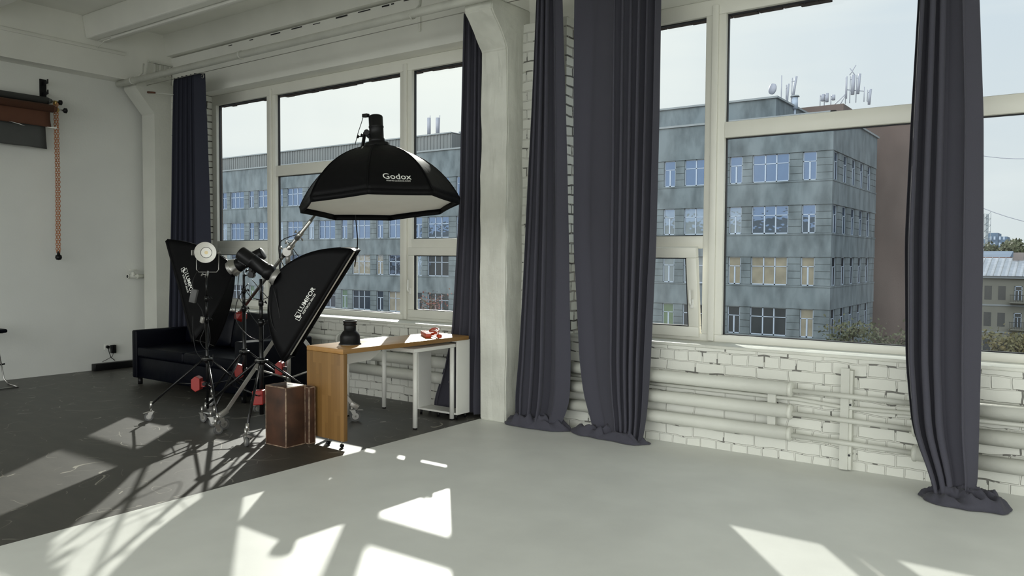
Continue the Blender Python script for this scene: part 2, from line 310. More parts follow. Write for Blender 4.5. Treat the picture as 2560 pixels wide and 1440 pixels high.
for (x0, x1) in OP:                                           # ragged brick ends hanging under the outer lintel
    x = x0
    while x < x1:
        l = random.uniform(0.1, 0.26); bm_.box(x, min(x + l - 0.01, x1), 6.74, 6.82, 3.700 + random.uniform(-0.006, 0.01), 3.722); x += l
struct(bm_, 'trim_3', 'brown')
bm_ = MB(); bm_.box(-95, 40, 6.95, 7.10, -14, 0.80); bm_.box(-95, XW, 6.95, 7.1, 0.8, 6.5); bm_.box(XW, 40, 6.95, 7.1, 3.9, 6.5)
bm_.box(7, 40, 6.95, 7.1, 0.8, 3.9); struct(bm_, 'wall_facade', 'cream')
for n_, (x0, x1) in enumerate(OP):                            # sills
    bm_ = MB(); bm_.bbox(x0, x1, YW - 0.012, 6.64, 0.84, 0.866, 0.006); struct(bm_, 'trim_%d' % (4 + n_), 'rough')
# ---- window frames
def sash(mb, x0, x1, z0, z1, w, y0, y1, mx=None):
    for a in ((x0, x1, z0, z0 + w), (x0, x1, z1 - w, z1), (x0, x0 + w, z0 + w, z1 - w), (x1 - w, x1, z0 + w, z1 - w)):
        mb.bbox(a[0], a[1], y0, y1, a[2], a[3], 0.006, 2, 0, mx)
def gaskets(mb, x0, x1, z0, z1, y, mx=None, mi=0):
    t = 0.008
    for a in ((x0, x1, z0, z0 + t), (x0, x1, z1 - t, z1), (x0, x0 + t, z0, z1), (x1 - t, x1, z0, z1)): mb.box(a[0], a[1], y, y + 0.03, a[2], a[3], mi, mx)
def window(n, x0, tilt):
    root = thing('window_%d' % n, 'wide white framed studio window with a dirty view of the grey office block', 'window', (x0, 6.62, 0.86))
    for k_ in ('label', 'category'): del root[k_]
    root['kind'] = 'structure'
    X = lambda d: x0 + d
    # bays measured from the outer left edge of the frame: narrow, wide, narrow
    bays = [(0.10, 1.23), (1.41, 3.66), (3.84, 4.97)]
    fr = MB(); y0, y1 = 6.62, 6.70; zt = 3.70; zb = 0.925
    fr.bbox(X(0), X(5.0), y0, y1, zt, 3.835, 0.005); fr.bbox(X(0), X(5.0), y0, y1, 0.862, zb, 0.005)
    for a, b in ((0, 0.10), (1.23, 1.41), (3.66, 3.84), (4.97, 5.0)): fr.bbox(X(a), X(b), y0, y1, zb, zt, 0.005)
    for a in (1.32, 3.75): fr.bbox(X(a - 0.028), X(a + 0.028), y0 - 0.02, y0, 0.87, 3.78, 0.005)
    fr.bbox(X(1.41), X(3.66), y0, y1, 2.635, 2.77, 0.005)
    for i in (0, 2): fr.bbox(X(bays[i][0]), X(bays[i][1]), y0, y1, 1.68, 1.79, 0.005)
    fr.build('window_frame', 'pvc', root)
    gk = MB(); gl_ = MB()
    fixed = [(bays[1][0], bays[1][1], zb, 2.635), (bays[1][0], bays[1][1], 2.77, zt), (bays[0][0], bays[0][1], 1.79, zt), (bays[2][0], bays[2][1], 1.79, zt)]
    for a, b, c, d in fixed: gaskets(gk, X(a), X(b), c, d, 6.665)
    gk.build('seal', 'gasket', root)
    for a, b, c, d in fixed:
        g_ = MB(); g_.box(X(a), X(b), 6.672, 6.676, c, d); g_.build('pane', 'glass', root)
    for i in (0, 2):
        a, b = X(bays[i][0]) - 0.03, X(bays[i][1]) + 0.03
        t_ = tilt if i == 0 else 0
        mx = Matrix.Translation((0, 6.61, 0.90)) @ Matrix.Rotation(t_, 4, 'X') @ Matrix.Translation((0, -6.61, -0.90))
        if t_: a += 0.045; b -= 0.045
        s_ = MB(); sash(s_, a, b, 0.895, 1.695, 0.092, 6.595, 6.665, mx)
        so_ = s_.build('window_sash', 'pvc', root)
        k_ = MB(); gaskets(k_, a + 0.092, b - 0.092, 0.987, 1.603, 6.60, mx); k_.build('seal', 'gasket', so_)
        g_ = MB(); g_.box(a + 0.09, b - 0.09, 6.63, 6.634, 0.985, 1.605, 0, mx); g_.build('pane', 'glass', so_)
        hx = b - 0.046 if i == 0 else a + 0.046
        h = MB(); h.bbox(hx - 0.015, hx + 0.015, 6.575, 6.596, 1.16, 1.24, 0.004, 2, 0, mx)
        h.tube([mx @ V((hx, 6.58, 1.2)), mx @ V((hx, 6.545, 1.2)), mx @ V((hx, 6.54, 1.22)), mx @ V((hx, 6.545, 1.33))], 0.009); h.build('window_handle', 'white2', so_)
window(1, -10.03, 0.0); window(2, -3.93, math.radians(7.5))
# ---- concrete columns, beams, ribs
def column(x0, x1, idx):
    prof = [(6.045, 0), (6.045, 3.56), (5.79, 3.87), (5.79, 3.99), (6.46, 3.99), (6.46, 3.835), (6.32, 3.83), (6.32, 0)]
    bm = bmesh.new(); vs = []
    mb = MB(); mb.prism([(x0, y, z) for y, z in prof], (x1 - x0, 0, 0))
    o = struct(mb, 'column', 'rough' if idx == 1 else 'white')
    if idx == 1:
        bm = bmesh.new(); bm.from_mesh(o.data)
        bmesh.ops.bevel(bm, geom=[e for e in bm.edges], offset=0.012, segments=2, affect='EDGES')
        bmesh.ops.triangulate(bm, faces=bm.faces)
        bmesh.ops.subdivide_edges(bm, edges=[e for e in bm.edges if e.calc_length() > 0.15], cuts=5, use_grid_fill=True)
        bmesh.ops.subdivide_edges(bm, edges=[e for e in bm.edges if e.calc_length() > 0.09], cuts=2, use_grid_fill=True)
        for v in bm.verts:
            if v.co.z > 0.001: v.co += V((noise.noise(v.co * 3.5), noise.noise(v.co * 3.5 + V((9, 0, 0))), 0)) * 0.016 + V((noise.noise(v.co * 14), noise.noise(v.co * 14 + V((5, 5, 0))), 0)) * 0.006
        bm.to_mesh(o.data); bm.free()
column(-10.84, -10.52, 0); column(-4.742, -4.425, 1); column(1.36, 1.68, 2)
mb = MB(); mb.box(XW, -10.68, -6, 6.46, 3.99, ZC); struct(mb, 'beam', 'ceil')
mb = MB(); mb.box(-4.742, -4.425, -6, 6.46, 3.99, ZC); struct(mb, 'beam', 'ceil')
mb = MB(); mb.box(1.36, 1.68, -6, 6.46, 3.99, ZC); struct(mb, 'beam', 'ceil')
def rib(y0, y1, x0, x1):                                      # pair of touching slab ribs with slanted flanks and a dark joint
    ym = (y0 + y1) / 2
    for a, b, s_ in ((y0, ym - 0.004, -1), (ym + 0.004, y1, 1)):
        mb = MB(); lo = a - (0.05 if s_ < 0 else 0); hi = b + (0.05 if s_ > 0 else 0)
        mb.prism([(x0, a, 4.425), (x0, b, 4.425), (x0, hi, ZC), (x0, lo, ZC)], (x1 - x0, 0, 0)); struct(mb, 'ceiling_rib', 'ceil', bevel=0.02)
for y in (5.20, 3.72, 2.24, 0.76, -0.72):
    for x0, x1 in ((-10.68, -4.742), (-4.425, 1.36)): rib(y, y + 0.28, x0, x1)
for x0, x1 in ((-10.68, -4.742), (-4.425, 1.36)):
    mb = MB(); mb.prism([(x0, 6.33, 4.43), (x0, 6.46, 4.43), (x0, 6.46, ZC), (x0, 6.28, ZC)], (x1 - x0, 0, 0)); struct(mb, 'ceiling_rib', 'ceil')
mb = MB(); mb.bbox(-10.68, -10.655, -4, 5.72, 4.305, 4.35, 0.006); mb.build('cable_duct', 'ceil', label='long flat painted cable duct along the beam over the left wall', cat='cable duct')
mb = MB(); mb.bbox(-10.3, -4.9, 5.335, 5.395, 4.395, 4.425, 0.006); mb.build('cable_duct', 'ceil', label='painted cable duct under the first ceiling rib from the windows', cat='cable duct')
mb = MB(); mb.tube([(-10.3, 5.36, 4.41), (-10.5, 5.35, 4.40), (-10.64, 5.33, 4.33)], 0.006); mb.build('short_cable', 'ceil', label='short painted cable joining the two ducts below the ceiling', cat='cable')
# broken plaster pocket at the left end of the lintel
mb = MB()
mb.prism([(-10.675, 5.98, 3.95), (-10.675, 6.05, 4.30), (-10.675, 6.38, 4.30), (-10.675, 6.385, 4.0)], (0.012, 0, 0))
for i in range(4):
    yy = 6.12 + i * 0.075; mb.bbox(-10.665, -10.64, yy, yy + 0.03, 4.12 + 0.02 * (i % 2), 4.28, 0.004)
mb.box(-10.67, -10.63, 6.04, 6.39, 4.285, 4.30)
struct(mb, 'trim_6', 'white')
# curtain pipe with sockets and clamps
t = thing('ceiling_pipe', 'long white heating pipe running under the ceiling in front of both windows', 'pipe', (-7, 5.72, 3.95))
mb = MB(); mb.cyl((-10.86, 5.72, 3.945), (6, 5.72, 3.975), 0.042, seg=24); mb.build('pipe', 'rough', t)
for x in (-10.5, -8.1, -4.3, -1.6):
    mb = MB(); mb.tube([(x, 5.72, 3.95), (x + 0.035, 5.72, 3.95)], 0.049, 20); mb.build('pipe_sleeve', 'white', t)
for x in (-10.45, -5.35):
    mb = MB(); mb.tube([(x, 5.75, 3.98), (x, 5.84, 4.07), (x, 5.86, 4.2)], 0.012); mb.tube([(x, 5.68, 3.94), (x, 5.72, 3.90), (x, 5.77, 3.93)], 0.008); mb.build('pipe_hanger', 'white', t)
mb = MB(); mb.tube([(-5.85, 6.38, 4.02), (-5.85, 6.38, 4.7)], 0.012); mb.build('conduit', 'ceil', label='thin painted conduit rising up the wall above the large octagonal softbox', cat='conduit')
t = thing('curtain_cable', 'thin dark steel curtain cable with turnbuckle stretched in front of the windows', 'cable', (-7, 6.0, 3.95))
mb = MB(); mb.tube([(-10.66, 5.94, 3.93), (-4.6, 6.0, 3.965)], 0.004, 6); mb.tube([(-4.4, 6.0, 3.965), (6, 6.0, 3.965)], 0.004, 6); mb.build('wire', 'grey', t)
mb = MB(); mb.tube([(-10.7, 5.93, 3.86), (-10.4, 5.97, 3.82), (-9.9, 6.03, 3.74)], 0.006, 6); mb.build('lower_wire', 'white', t)
mb = MB(); mb.tube([(-10.52, 5.955, 3.838), (-10.36, 5.975, 3.815)], [0.016, 0.012], 8); mb.build('turnbuckle', ('brownrust' in M and 'brownrust') or 'rollb', t)
# ================================================================== CURTAINS
def curtain(name, label, rows, pleats, seed, m='curtain', n=150, eyelets=False, phase=None, amp2=0.35, group=None):
    """rows: (z, xL, xR, y, fold depth, crumple)"""
    rnd = random.Random(seed)
    zs = [r[0] for r in rows]
    ph = [rnd.uniform(-0.6, 0.6) for _ in range(64)]; am = [rnd.uniform(0.55, 1.15) for _ in range(64)]
    if phase is None: phase = lambda u: u * pleats
    sub = []
    for i in range(len(rows) - 1):
        k = max(1, int(round(abs(rows[i][0] - rows[i + 1][0]) / 0.16))) if rows[i][5] == 0 and rows[i + 1][5] == 0 else 5
        for j in range(k):
            f = j / k; sub.append(tuple(rows[i][q] * (1 - f) + rows[i + 1][q] * f for q in range(6)))
    sub.append(rows[-1])
    def P(u, v):
        z, xl, xr, y, a, c = sub[min(int(round(v * (len(sub) - 1))), len(sub) - 1)]
        p = phase(u); k = int(p); fr = p - k
        a *= 1.0; A = am[k % 64] * (1 - fr) + am[(k + 1) % 64] * fr; o = ph[k % 64] * (1 - fr) + ph[(k + 1) % 64] * fr
        drift = 0.15 * noise.noise(V((u * 3, z * 0.5, seed))) * 3
        th = 2 * PI * p + o + drift
        fo = math.sin(th) + 0.22 * math.sin(2 * th + 1)
        env = min(1, u / 0.15, (1 - u) / 0.15)
        w = (xr - xl)
        x = xl + w * u + amp2 * a * math.sin(2 * th) * 0.5 * env
        yy = y + a * A * fo
        if c:
            q = V((u * 4.5, v * len(sub) * 0.35, seed)); x += c * 0.9 * noise.noise(q); yy += c * 1.2 * noise.noise(q + V((3, 8, 1))); z += c * 0.8 * max(0, noise.noise(q * 1.2 + V((1, 2, 5))) + 0.12 * math.sin(th))
        return V((x, yy, max(z, 0.012)))
    mb = MB(); mb.grid(P, n, len(sub) - 1)
    x0 = (rows[0][1] + rows[0][2]) / 2
    t = thing(name, label, 'curtain', (x0, rows[0][3], 0), G)
    o = mb.build('curtain_cloth', m, t, solid=0.003, fixn=False)
    sd = o.modifiers.new('sub', 'SUBSURF'); sd.levels = 1; sd.render_levels = 1
    if eyelets:
        for u in eyelets:
            p = P(u, 0); p.z -= 0.045
            e = MB(); pts = [p + V((0.0, -0.012, 0)) + V((math.cos(q * PI / 8) * 0.024, 0, math.sin(q * PI / 8) * 0.024)) for q in range(17)]
            e.tube(pts, 0.006, 6, cap=False); e.build('eyelet', 'silver', t)
    return t
G = 'dark grey studio curtains at the windows'
curtain('curtain', 'dark blue gathered curtain with a metal eyelet in the far left corner, above the sofa',
        [(3.97, -9.99, -9.33, 6.03, 0.05, 0), (2.34, -10.06, -9.27, 6.03, 0.07, 0), (0.58, -10.15, -9.25, 6.03, 0.09, 0), (0.08, -10.15, -9.15, 6.03, 0.09, 0), (0.02, -10.15, -9.15, 6.0, 0.08, 0.05)],
        7, 1, 'curtaind', eyelets=(0.955,), phase=lambda u: 7 * u if u < 0.82 else 5.74 + (u - 0.82) * 2.2, amp2=0.55)
curtain('curtain', 'dark grey curtain behind the far end of the oak desk, left of the concrete column',
        [(4.0, -5.04, -4.76, 6.14, 0.05, 0), (2.15, -5.09, -4.76, 6.14, 0.06, 0), (1.36, -5.155, -4.76, 6.14, 0.06, 0), (0.83, -5.20, -4.76, 6.14, 0.06, 0), (0.34, -5.34, -4.76, 6.13, 0.06, 0), (0.12, -5.44, -4.76, 6.13, 0.06, 0), (0.02, -5.44, -4.76, 6.13, 0.05, 0)],
        4.2, 2, amp2=0.6)
cur3 = curtain('curtain', 'narrow dark grey curtain immediately right of the rough white column',
        [(4.0, -4.10, -3.84, 6.05, 0.045, 0), (2.86, -4.15, -3.79, 6.05, 0.055, 0), (1.75, -4.21, -3.75, 6.05, 0.06, 0), (0.62, -4.28, -3.72, 6.05, 0.065, 0), (0.26, -4.32, -3.735, 6.06, 0.065, 0), (0.12, -4.32, -3.80, 6.07, 0.06, 0.0), (0.02, -4.32, -3.84, 6.06, 0.05, 0)],
        4.6, 3, phase=lambda u: 5 * u if u < 0.7 else 3.5 + (u - 0.7) * 2, amp2=0.7)
cur4 = curtain('curtain', 'broad dark grey curtain left of the tilted open casement, half flat, half pleated',
        [(4.0, -3.69, -2.87, 6.05, 0.05, 0), (2.82, -3.685, -2.874, 6.05, 0.06, 0), (1.75, -3.675, -2.888, 6.05, 0.065, 0), (0.68, -3.61, -2.93, 6.05, 0.07, 0), (0.35, -3.565, -2.95, 6.06, 0.06, 0), (0.16, -3.49, -2.97, 6.06, 0.05, 0), (0.02, -3.46, -3.0, 6.07, 0.05, 0)],
        8, 4, phase=lambda u: 1.5 * u if u < 0.5 else 0.75 + (u - 0.5) * 10.5, amp2=0.7)
cur5 = curtain('curtain', 'dark grey curtain in front of the right window, hem trailing over the floor',
        [(4.0, -0.92, -0.62, 5.95, 0.06, 0), (3.34, -0.937, -0.579, 5.95, 0.07, 0), (2.54, -0.962, -0.534, 5.95, 0.075, 0), (1.73, -0.979, -0.514, 5.95, 0.08, 0), (0.90, -0.955, -0.508, 5.95, 0.085, 0), (0.42, -0.90, -0.505, 5.93, 0.085, 0), (0.20, -0.80, -0.50, 5.89, 0.07, 0.0), (0.10, -0.76, -0.50, 5.85, 0.06, 0.0), (0.02, -0.74, -0.53, 5.83, 0.05, 0)],
        5, 5, phase=lambda u: 6 * u if u < 0.55 else 3.3 + (u - 0.55) * 1.7, amp2=0.7)
def puddle(parent, outline, h, seed, m='curtain'):
    """heap of folded cloth lying on the floor inside a rough outline"""
    n = len(outline); c = sum((V((x, y, 0)) for x, y in outline), V()) / n; K = 96; J = 16; vs = []; fs = []
    def rim(t):
        f = t * n; i = int(f) % n; k = f - int(f); P = [V((*outline[(i + d) % n], 0)) for d in (-1, 0, 1, 2)]
        return 0.5 * ((2 * P[1]) + (P[2] - P[0]) * k + (2 * P[0] - 5 * P[1] + 4 * P[2] - P[3]) * k * k + (3 * P[1] - P[0] - 3 * P[2] + P[3]) * k ** 3)
    for j in range(J + 1):
        r = j / J
        for k in range(K):
            e = rim(k / K); p = c.lerp(e, r); q = V((p.x * 7 + 2 * p.y, p.y * 11, seed))
            rd = 1 - abs(noise.noise(q)) * 2.4; rd2 = 1 - abs(noise.noise(q * 1.9 + V((4, 1, 0)))) * 2
            z = (0.30 * h + h * 1.1 * max(0, rd) + h * 0.55 * max(0, rd2)) * (1 - r ** 6) * (0.7 + 0.3 * (1 - r)) + 0.006
            vs.append(p + V((noise.noise(q * 1.5) * 0.02 * r, noise.noise(q * 1.5 + V((7, 7, 7))) * 0.02 * r, z)))
    for j in range(J):
        for k in range(K): fs.append((j * K + k, j * K + (k + 1) % K, (j + 1) * K + (k + 1) % K, (j + 1) * K + k))
    mb = MB(); mb.add(vs, fs, 0, True); mb.build('hem_pile', m, parent, solid=0.004)
puddle(cur3, [(-4.44, 6.12), (-4.40, 6.00), (-4.20, 5.965), (-4.02, 5.98), (-3.86, 5.99), (-3.74, 6.10), (-3.80, 6.17), (-4.1, 6.15)], 0.085, 1)
puddle(cur4, [(-3.74, 6.16), (-3.66, 6.04), (-3.45, 6.00), (-3.22, 5.99), (-3.02, 5.97), (-2.94, 6.10), (-3.02, 6.16), (-3.4, 6.19)], 0.07, 2)
puddle(cur5, [(-0.84, 5.93), (-0.76, 5.76), (-0.62, 5.70), (-0.46, 5.715), (-0.33, 5.76), (-0.31, 5.93), (-0.42, 6.06), (-0.62, 5.99)], 0.075, 3)
# ================================================================== HEATING
def register(label, x0, x1, zs, r, cap0, cap1, straps, y=6.2):
    t = thing('heating_register', label, 'radiator', ((x0 + x1) / 2, y, 0.03))
    for z in zs:
        mb = MB(); mb.cyl((x0, y, z), (x1, y, z), r, seg=28); mb.build('pipe', 'white', t)
        for c, s_ in ((cap0, -1), (cap1, 1)):
            if c is None: continue
            mb = MB(); mb.lathe((c, y, z), (s_, 0, 0), [(-0.03, r), (-0.022, r + 0.006), (-0.006, r + 0.006), (0.0, r - 0.002), (0.006, r * 0.6), (0.008, 0)], 28); mb.build('pipe_cap', 'rough', t)
    for sx_ in straps:
        mb = MB(); mb.box(sx_ - 0.032, sx_ + 0.032, y + 0.02, y + 0.055, zs[-1] - 0.04, zs[0] + 0.03); mb.build('strap', 'white', t)
    return t
register('three thick white heating pipes under the right window, ending left of its middle bracket', -3.86, -1.78, (0.58, 0.405, 0.232), 0.053, None, -1.78, (-1.945,))
register('three thick white heating pipes at the far right edge, right of the last curtain', -0.93, 1.2, (0.575, 0.39, 0.213), 0.053, -0.93, None, (0.3,))
register('thick white heating pipes under the left window behind the desk and sofa', -6.93, -5.22, (0.635, 0.485, 0.32), 0.060, -6.93, None, (-6.4,))
t = thing('connecting_pipes', 'thin white pipes linking the thick heating pipes under the right window', 'pipe', (-1.35, 6.2, 0.1))
for z0, z1 in ((0.575, 0.57), (0.395, 0.385), (0.225, 0.215)):
    mb = MB(); mb.cyl((-1.775, 6.19, z0), (-0.93, 6.19, z1), 0.019); mb.build('pipe', 'white', t)
mb = MB(); mb.tube([(-3.86, 6.25, 0.50), (-1.75, 6.25, 0.50), (-1.4, 6.25, 0.475), (-0.9, 6.25, 0.487), (1.2, 6.25, 0.495)], 0.016, 12); mb.build('back_pipe', 'white', t)
t = thing('wall_bracket', 'flat white vertical bracket plate on the brick under the right window', 'bracket', (-1.40, 6.25, 0))
mb = MB(); mb.box(-1.432, -1.372, 6.228, 6.255, 0.01, 0.775); mb.build('plate', 'white', t)
mb = MB(); mb.box(-1.372, -1.35, 6.24, 6.30, 0.01, 0.76); mb.build('flange', 'rough', t)
for z in (0.505, 0.125):
    mb = MB(); mb.cyl((-1.36, 6.22, z), (-1.36, 6.30, z), 0.014); mb.cyl((-1.36, 6.218, z), (-1.36, 6.222, z), 0.009, mi=1); mb.build('bolt_socket', ['white', 'gasket'], t)
t = thing('connecting_pipes', 'thin white heating pipes under the left window running behind the sofa', 'pipe', (-8.5, 6.2, 0.1))
for z in (0.635, 0.485, 0.32):
    mb = MB(); mb.cyl((-10.3, 6.2, z), (-6.93, 6.2, z), 0.03); mb.build('pipe', 'white', t)
t = thing('gate_valve', 'old painted gate valve with a round handwheel on the left wall', 'valve', (-10.95, 5.9, 1.28))
mb = MB(); mb.tube([(-10.87, 5.83, 1.285), (-10.87, 6.06, 1.285)], 0.026, 16); mb.tube([(-10.87, 5.82, 1.285), (-10.87, 5.835, 1.285)], 0.034, 12); mb.tube([(-10.87, 5.95, 1.285), (-10.87, 5.97, 1.285)], 0.036, 12)
mb.tube([(-10.87, 5.9, 1.285), (-10.87, 5.9, 1.35)], [0.03, 0.018], 12); mb.build('valve_body', 'rough', t)
mb = MB(); mb.lathe((-10.87, 5.9, 1.375), (0, 0, 1), [(-0.008, 0.03), (-0.008, 0.05), (0, 0.054), (0.008, 0.05), (0.008, 0.0)], 20); mb.build('handwheel', 'rough', t)
mb = MB(); mb.cyl((-10.87, 5.816, 1.285), (-10.87, 5.8205, 1.285), 0.022); mb.build('open_end', 'gasket', t)
# ================================================================== LEFT WALL ITEMS
t = thing('backdrop_bracket', 'black steel backdrop bracket with hooks screwed high on the left wall', 'bracket', (XW, 4.78, 3.4))
mb = MB(); mb.box(XW, XW + 0.02, 4.735, 4.815, 3.36, 3.85); mb.build('back_plate', 'black', t, bevel=0.003)
for z in (3.80, 3.665, 3.535, 3.41):
    mb = MB(); mb.prism([(XW + 0.02, 4.77, z - 0.03), (XW + 0.16, 4.77, z - 0.02), (XW + 0.16, 4.77, z + 0.035), (XW + 0.135, 4.77, z + 0.035), (XW + 0.12, 4.77, z + 0.005), (XW + 0.02, 4.77, z + 0.02)], (0, 0.008, 0)); mb.build('hook', 'black', t)
def backdrop(label, x, z, r, cm, zb, y1):
    t = thing('paper_backdrop', label, 'backdrop', (x, 4.0, z))
    mb = MB(); mb.cyl((x, -1.0, z), (x, y1, z), r, seg=28); mb.tube([(x, y1, z), (x, y1 + 0.05, z)], [r, 0.026], 20); mb.build('paper_roll', cm, t)
    mb = MB(); mb.cyl((x, y1 + 0.05, z), (x, y1 + 0.13, z), 0.012); mb.build('axle', 'silver', t)
    mb = MB(); mb.lathe((x, y1 + 0.13, z), (0, 1, 0), [(0, 0.012), (0.012, 0.032), (0.04, 0.034), (0.048, 0.02), (0.05, 0)], 20); mb.build('end_knob', 'black', t)
    def P(u, v):
        y = -1.0 + (y1 - 0.02 + 1.0) * u; zz = z + (zb - z) * v
        return V((x - r * 0.2 + 0.03 * math.sin(v * 2.5), y - (0.02 * math.sin(v * PI) if u > 0.99 else 0), zz + (0.03 * math.sin(u * 9) + 0.012 * noise.noise(V((u * 20, 0, 0)))) * (v > 0.99)))
    mb = MB(); mb.grid(P, 60, 14); mb.build('hanging_sheet', cm, t, solid=0.002)
    return t
backdrop('grey paper backdrop roll on the left wall, upper of the two rolls', -10.83, 3.565, 0.042, 'rollg', 2.93, 4.78)
tb = backdrop('brown paper backdrop roll on the left wall, lower of the two rolls', -10.74, 3.455, 0.050, 'rollb', 3.20, 4.80)
mb = MB(); mb.prism([(-10.728, 4.72, 3.215), (-10.728, 4.84, 3.225), (-10.728, 4.84, 3.205), (-10.728, 4.74, 3.205)], (0.004, 0, 0)); mb.prism([(-10.725, 4.28, 3.225), (-10.725, 4.46, 3.19), (-10.725, 4.40, 3.21)], (0.004, 0, 0)); mb.build('torn_edge', 'paper', tb, label='white torn paper edge')
t = thing('control_chain', 'long orange plastic chain hanging from the backdrop rolls to a black weight', 'chain', (-10.78, 4.86, 1.55))
for q, x in enumerate((-10.80, -10.755)):
    mb = MB(); z = 3.52; k = 0
    while z > 1.62:
        a = V((x, 4.855 + q * 0.012 + 0.004 * math.sin(z * 3), z)); d = V((0.014, 0, 0)) if k % 2 else V((0.008, 0.011, 0))
        pts = [a + d * math.cos(w * PI / 4) + V((0, 0, 0.021 * math.sin(w * PI / 4))) for w in range(9)]
        mb.tube(pts, 0.0042, 5, cap=False); z -= 0.031; k += 1
    mb.build('chain_strand', 'chain', t)
mb = MB(); mb.lathe((-10.778, 4.86, 1.63), (0, 0, -1), [(0, 0.012), (0.02, 0.018), (0.045, 0.02), (0.055, 0.036), (0.085, 0.04), (0.11, 0.028), (0.115, 0)], 20); mb.build('chain_weight', 'black', t)
for q in ((-10.80, 3.545), (-10.755, 3.45)):
    mb = MB(); mb.cyl((q[0], 4.845, q[1]), (q[0], 4.875, q[1]), 0.03); mb.build('chain_wheel', 'brass', t)
# socket, plug, adapter, speaker bar
t = thing('wall_socket', 'small white double wall socket low on the left wall', 'socket', (XW, 5.56, 0.31))
mb = MB(); mb.bbox(XW, XW + 0.01, 5.515, 5.66, 0.27, 0.345, 0.003); mb.build('socket_plate', 'tablew', t)
mb = MB(); mb.cyl((XW + 0.01, 5.553, 0.308), (XW + 0.045, 5.553, 0.305), 0.021); mb.tube([(XW + 0.04, 5.553, 0.295), (XW + 0.055, 5.56, 0.23), (XW + 0.05, 5.585, 0.16), (XW + 0.05, 5.64, 0.112)], 0.005); mb.build('round_plug', 'black', label='black round plug with a cable in the left wall socket', cat='plug')
mb = MB(); mb.bbox(XW + 0.01, XW + 0.06, 5.595, 5.66, 0.215, 0.33, 0.006); mb.tube([(XW + 0.03, 5.63, 0.217), (XW + 0.04, 5.61, 0.17), (XW + 0.03, 5.53, 0.13), (XW + 0.04, 5.47, 0.11)], 0.003); mb.build('power_adapter', 'black', label='small dark box-shaped power adapter plugged in beside the round plug', cat='adapter')
mb = MB(); mb.bbox(XW + 0.02, XW + 0.12, 5.33, 6.02, 0.0, 0.095, 0.008); mb.build('floor_bar', 'black', label='long low black bar lying on the floor along the left wall beside the sofa', cat='bar')
# chrome chair at the left edge
t = thing('chrome_stool', 'chrome sled-base stool just inside the left edge of the photo', 'stool', (-10.6, 3.75, 0))
f_ = [(-10.57, 4.15, 0.012), (-10.59, 4.12, 0.06), (-10.66, 4.02, 0.68)]
mb = MB()
for dx, rr in ((0, 0.009),):
    mb.tube([(-10.2, 4.12, 0.012), (-10.56, 4.15, 0.012), (-10.60, 4.12, 0.08), (-10.63, 4.05, 0.62), (-10.5, 4.0, 0.66), (-10.3, 4.0, 0.66)], rr)
    mb.tube([(-10.2, 3.45, 0.012), (-10.56, 3.42, 0.012), (-10.60, 3.45, 0.08), (-10.63, 3.52, 0.62), (-10.5, 3.56, 0.66), (-10.3, 3.56, 0.66)], rr)
    mb.tube([(-10.2, 4.12, 0.012), (-10.2, 3.45, 0.012)], rr); mb.tube([(-10.2, 3.9, 0.66), (-10.18, 3.9, 0.02)], rr); mb.tube([(-10.2, 3.65, 0.66), (-10.18, 3.65, 0.02)], rr)
mb.build('chair_frame', 'silver', t)
mb = MB(); mb.tube([(-10.612, 4.11, 0.245), (-10.612, 3.46, 0.245)], 0.008); mb.tube([(-10.612, 4.14, 0.25), (-10.612, 4.09, 0.245)], 0.010); mb.build('foot_rail', 'black', t)
mb = MB(); mb.bbox(-10.64, -10.2, 3.5, 4.02, 0.665, 0.71, 0.02, 3); mb.build('seat', 'leather', t)
mb = MB(); mb.tube([(-10.57, 4.16, 0.012), (-10.53, 4.15, 0.012)], 0.013); mb.build('foot_cap', 'black', t)
# ================================================================== SOFA
t = thing('sofa', 'low dark navy leather sofa under the left window behind the light stands', 'sofa', (-8.3, 5.55, 0))
X0, X1, Y0, Y1 = -9.45, -7.16, 5.10, 6.0
mb = MB(); mb.bbox(X0 + 0.03, X1 - 0.03, Y0 + 0.03, Y1, 0.08, 0.34, 0.015); mb.build('base', 'leather', t)
for a, b in ((X0, X0 + 0.10), (X1 - 0.20, X1)):
    mb = MB(); mb.bbox(a, b, Y0, Y1, 0.08, 0.665, 0.02, 3); mb.build('armrest', 'leather', t)
xm = (X0 + X1 - 0.1) / 2
for a, b in ((X0 + 0.102, xm), (xm + 0.004, X1 - 0.202)):
    mb = MB(); mb.bbox(a, b, Y0 + 0.005, Y1 - 0.2, 0.34, 0.465, 0.03, 4); mb.build('seat_cushion', 'leather', t)
mb = MB(); mb.bbox(X0 + 0.1, X1 - 0.2, Y1 - 0.14, Y1, 0.1, 0.74, 0.03, 3); mb.build('backrest', 'leather', t)
for i, (a, b) in enumerate(((X0 + 0.12, xm - 0.01), (xm + 0.01, X1 - 0.22))):
    mx = Matrix.Translation(((a + b) / 2, Y1 - 0.22, 0.47)) @ Matrix.Rotation(-0.22, 4, 'X')
    bm = bmesh.new(); bmesh.ops.create_cube(bm, size=1); bmesh.ops.subdivide_edges(bm, edges=list(bm.edges), cuts=7, use_grid_fill=True)
    w = b - a; vs = []
    for v in bm.verts:
        q = v.co.copy(); puff = (1 - (2 * q.x) ** 4) * (1 - (2 * q.z) ** 4)
        p = V((q.x * w, q.y * (0.10 + 0.12 * puff), (q.z + 0.5) * 0.44)); p += V((0, 0, 1)) * 0.02 * noise.noise(p * 7 + V((i * 5, 0, 0))); p.y += 0.03 * noise.noise(p * 6)
        v.co = mx @ p
    bm.verts.index_update(); mb = MB(); mb.add([v.co.copy() for v in bm.verts], [[v.index for v in f.verts] for f in bm.faces], 0, True); bm.free()
    o = mb.build('back_cushion', 'leather', t); sd = o.modifiers.new('s', 'SUBSURF'); sd.levels = 1; sd.render_levels = 1
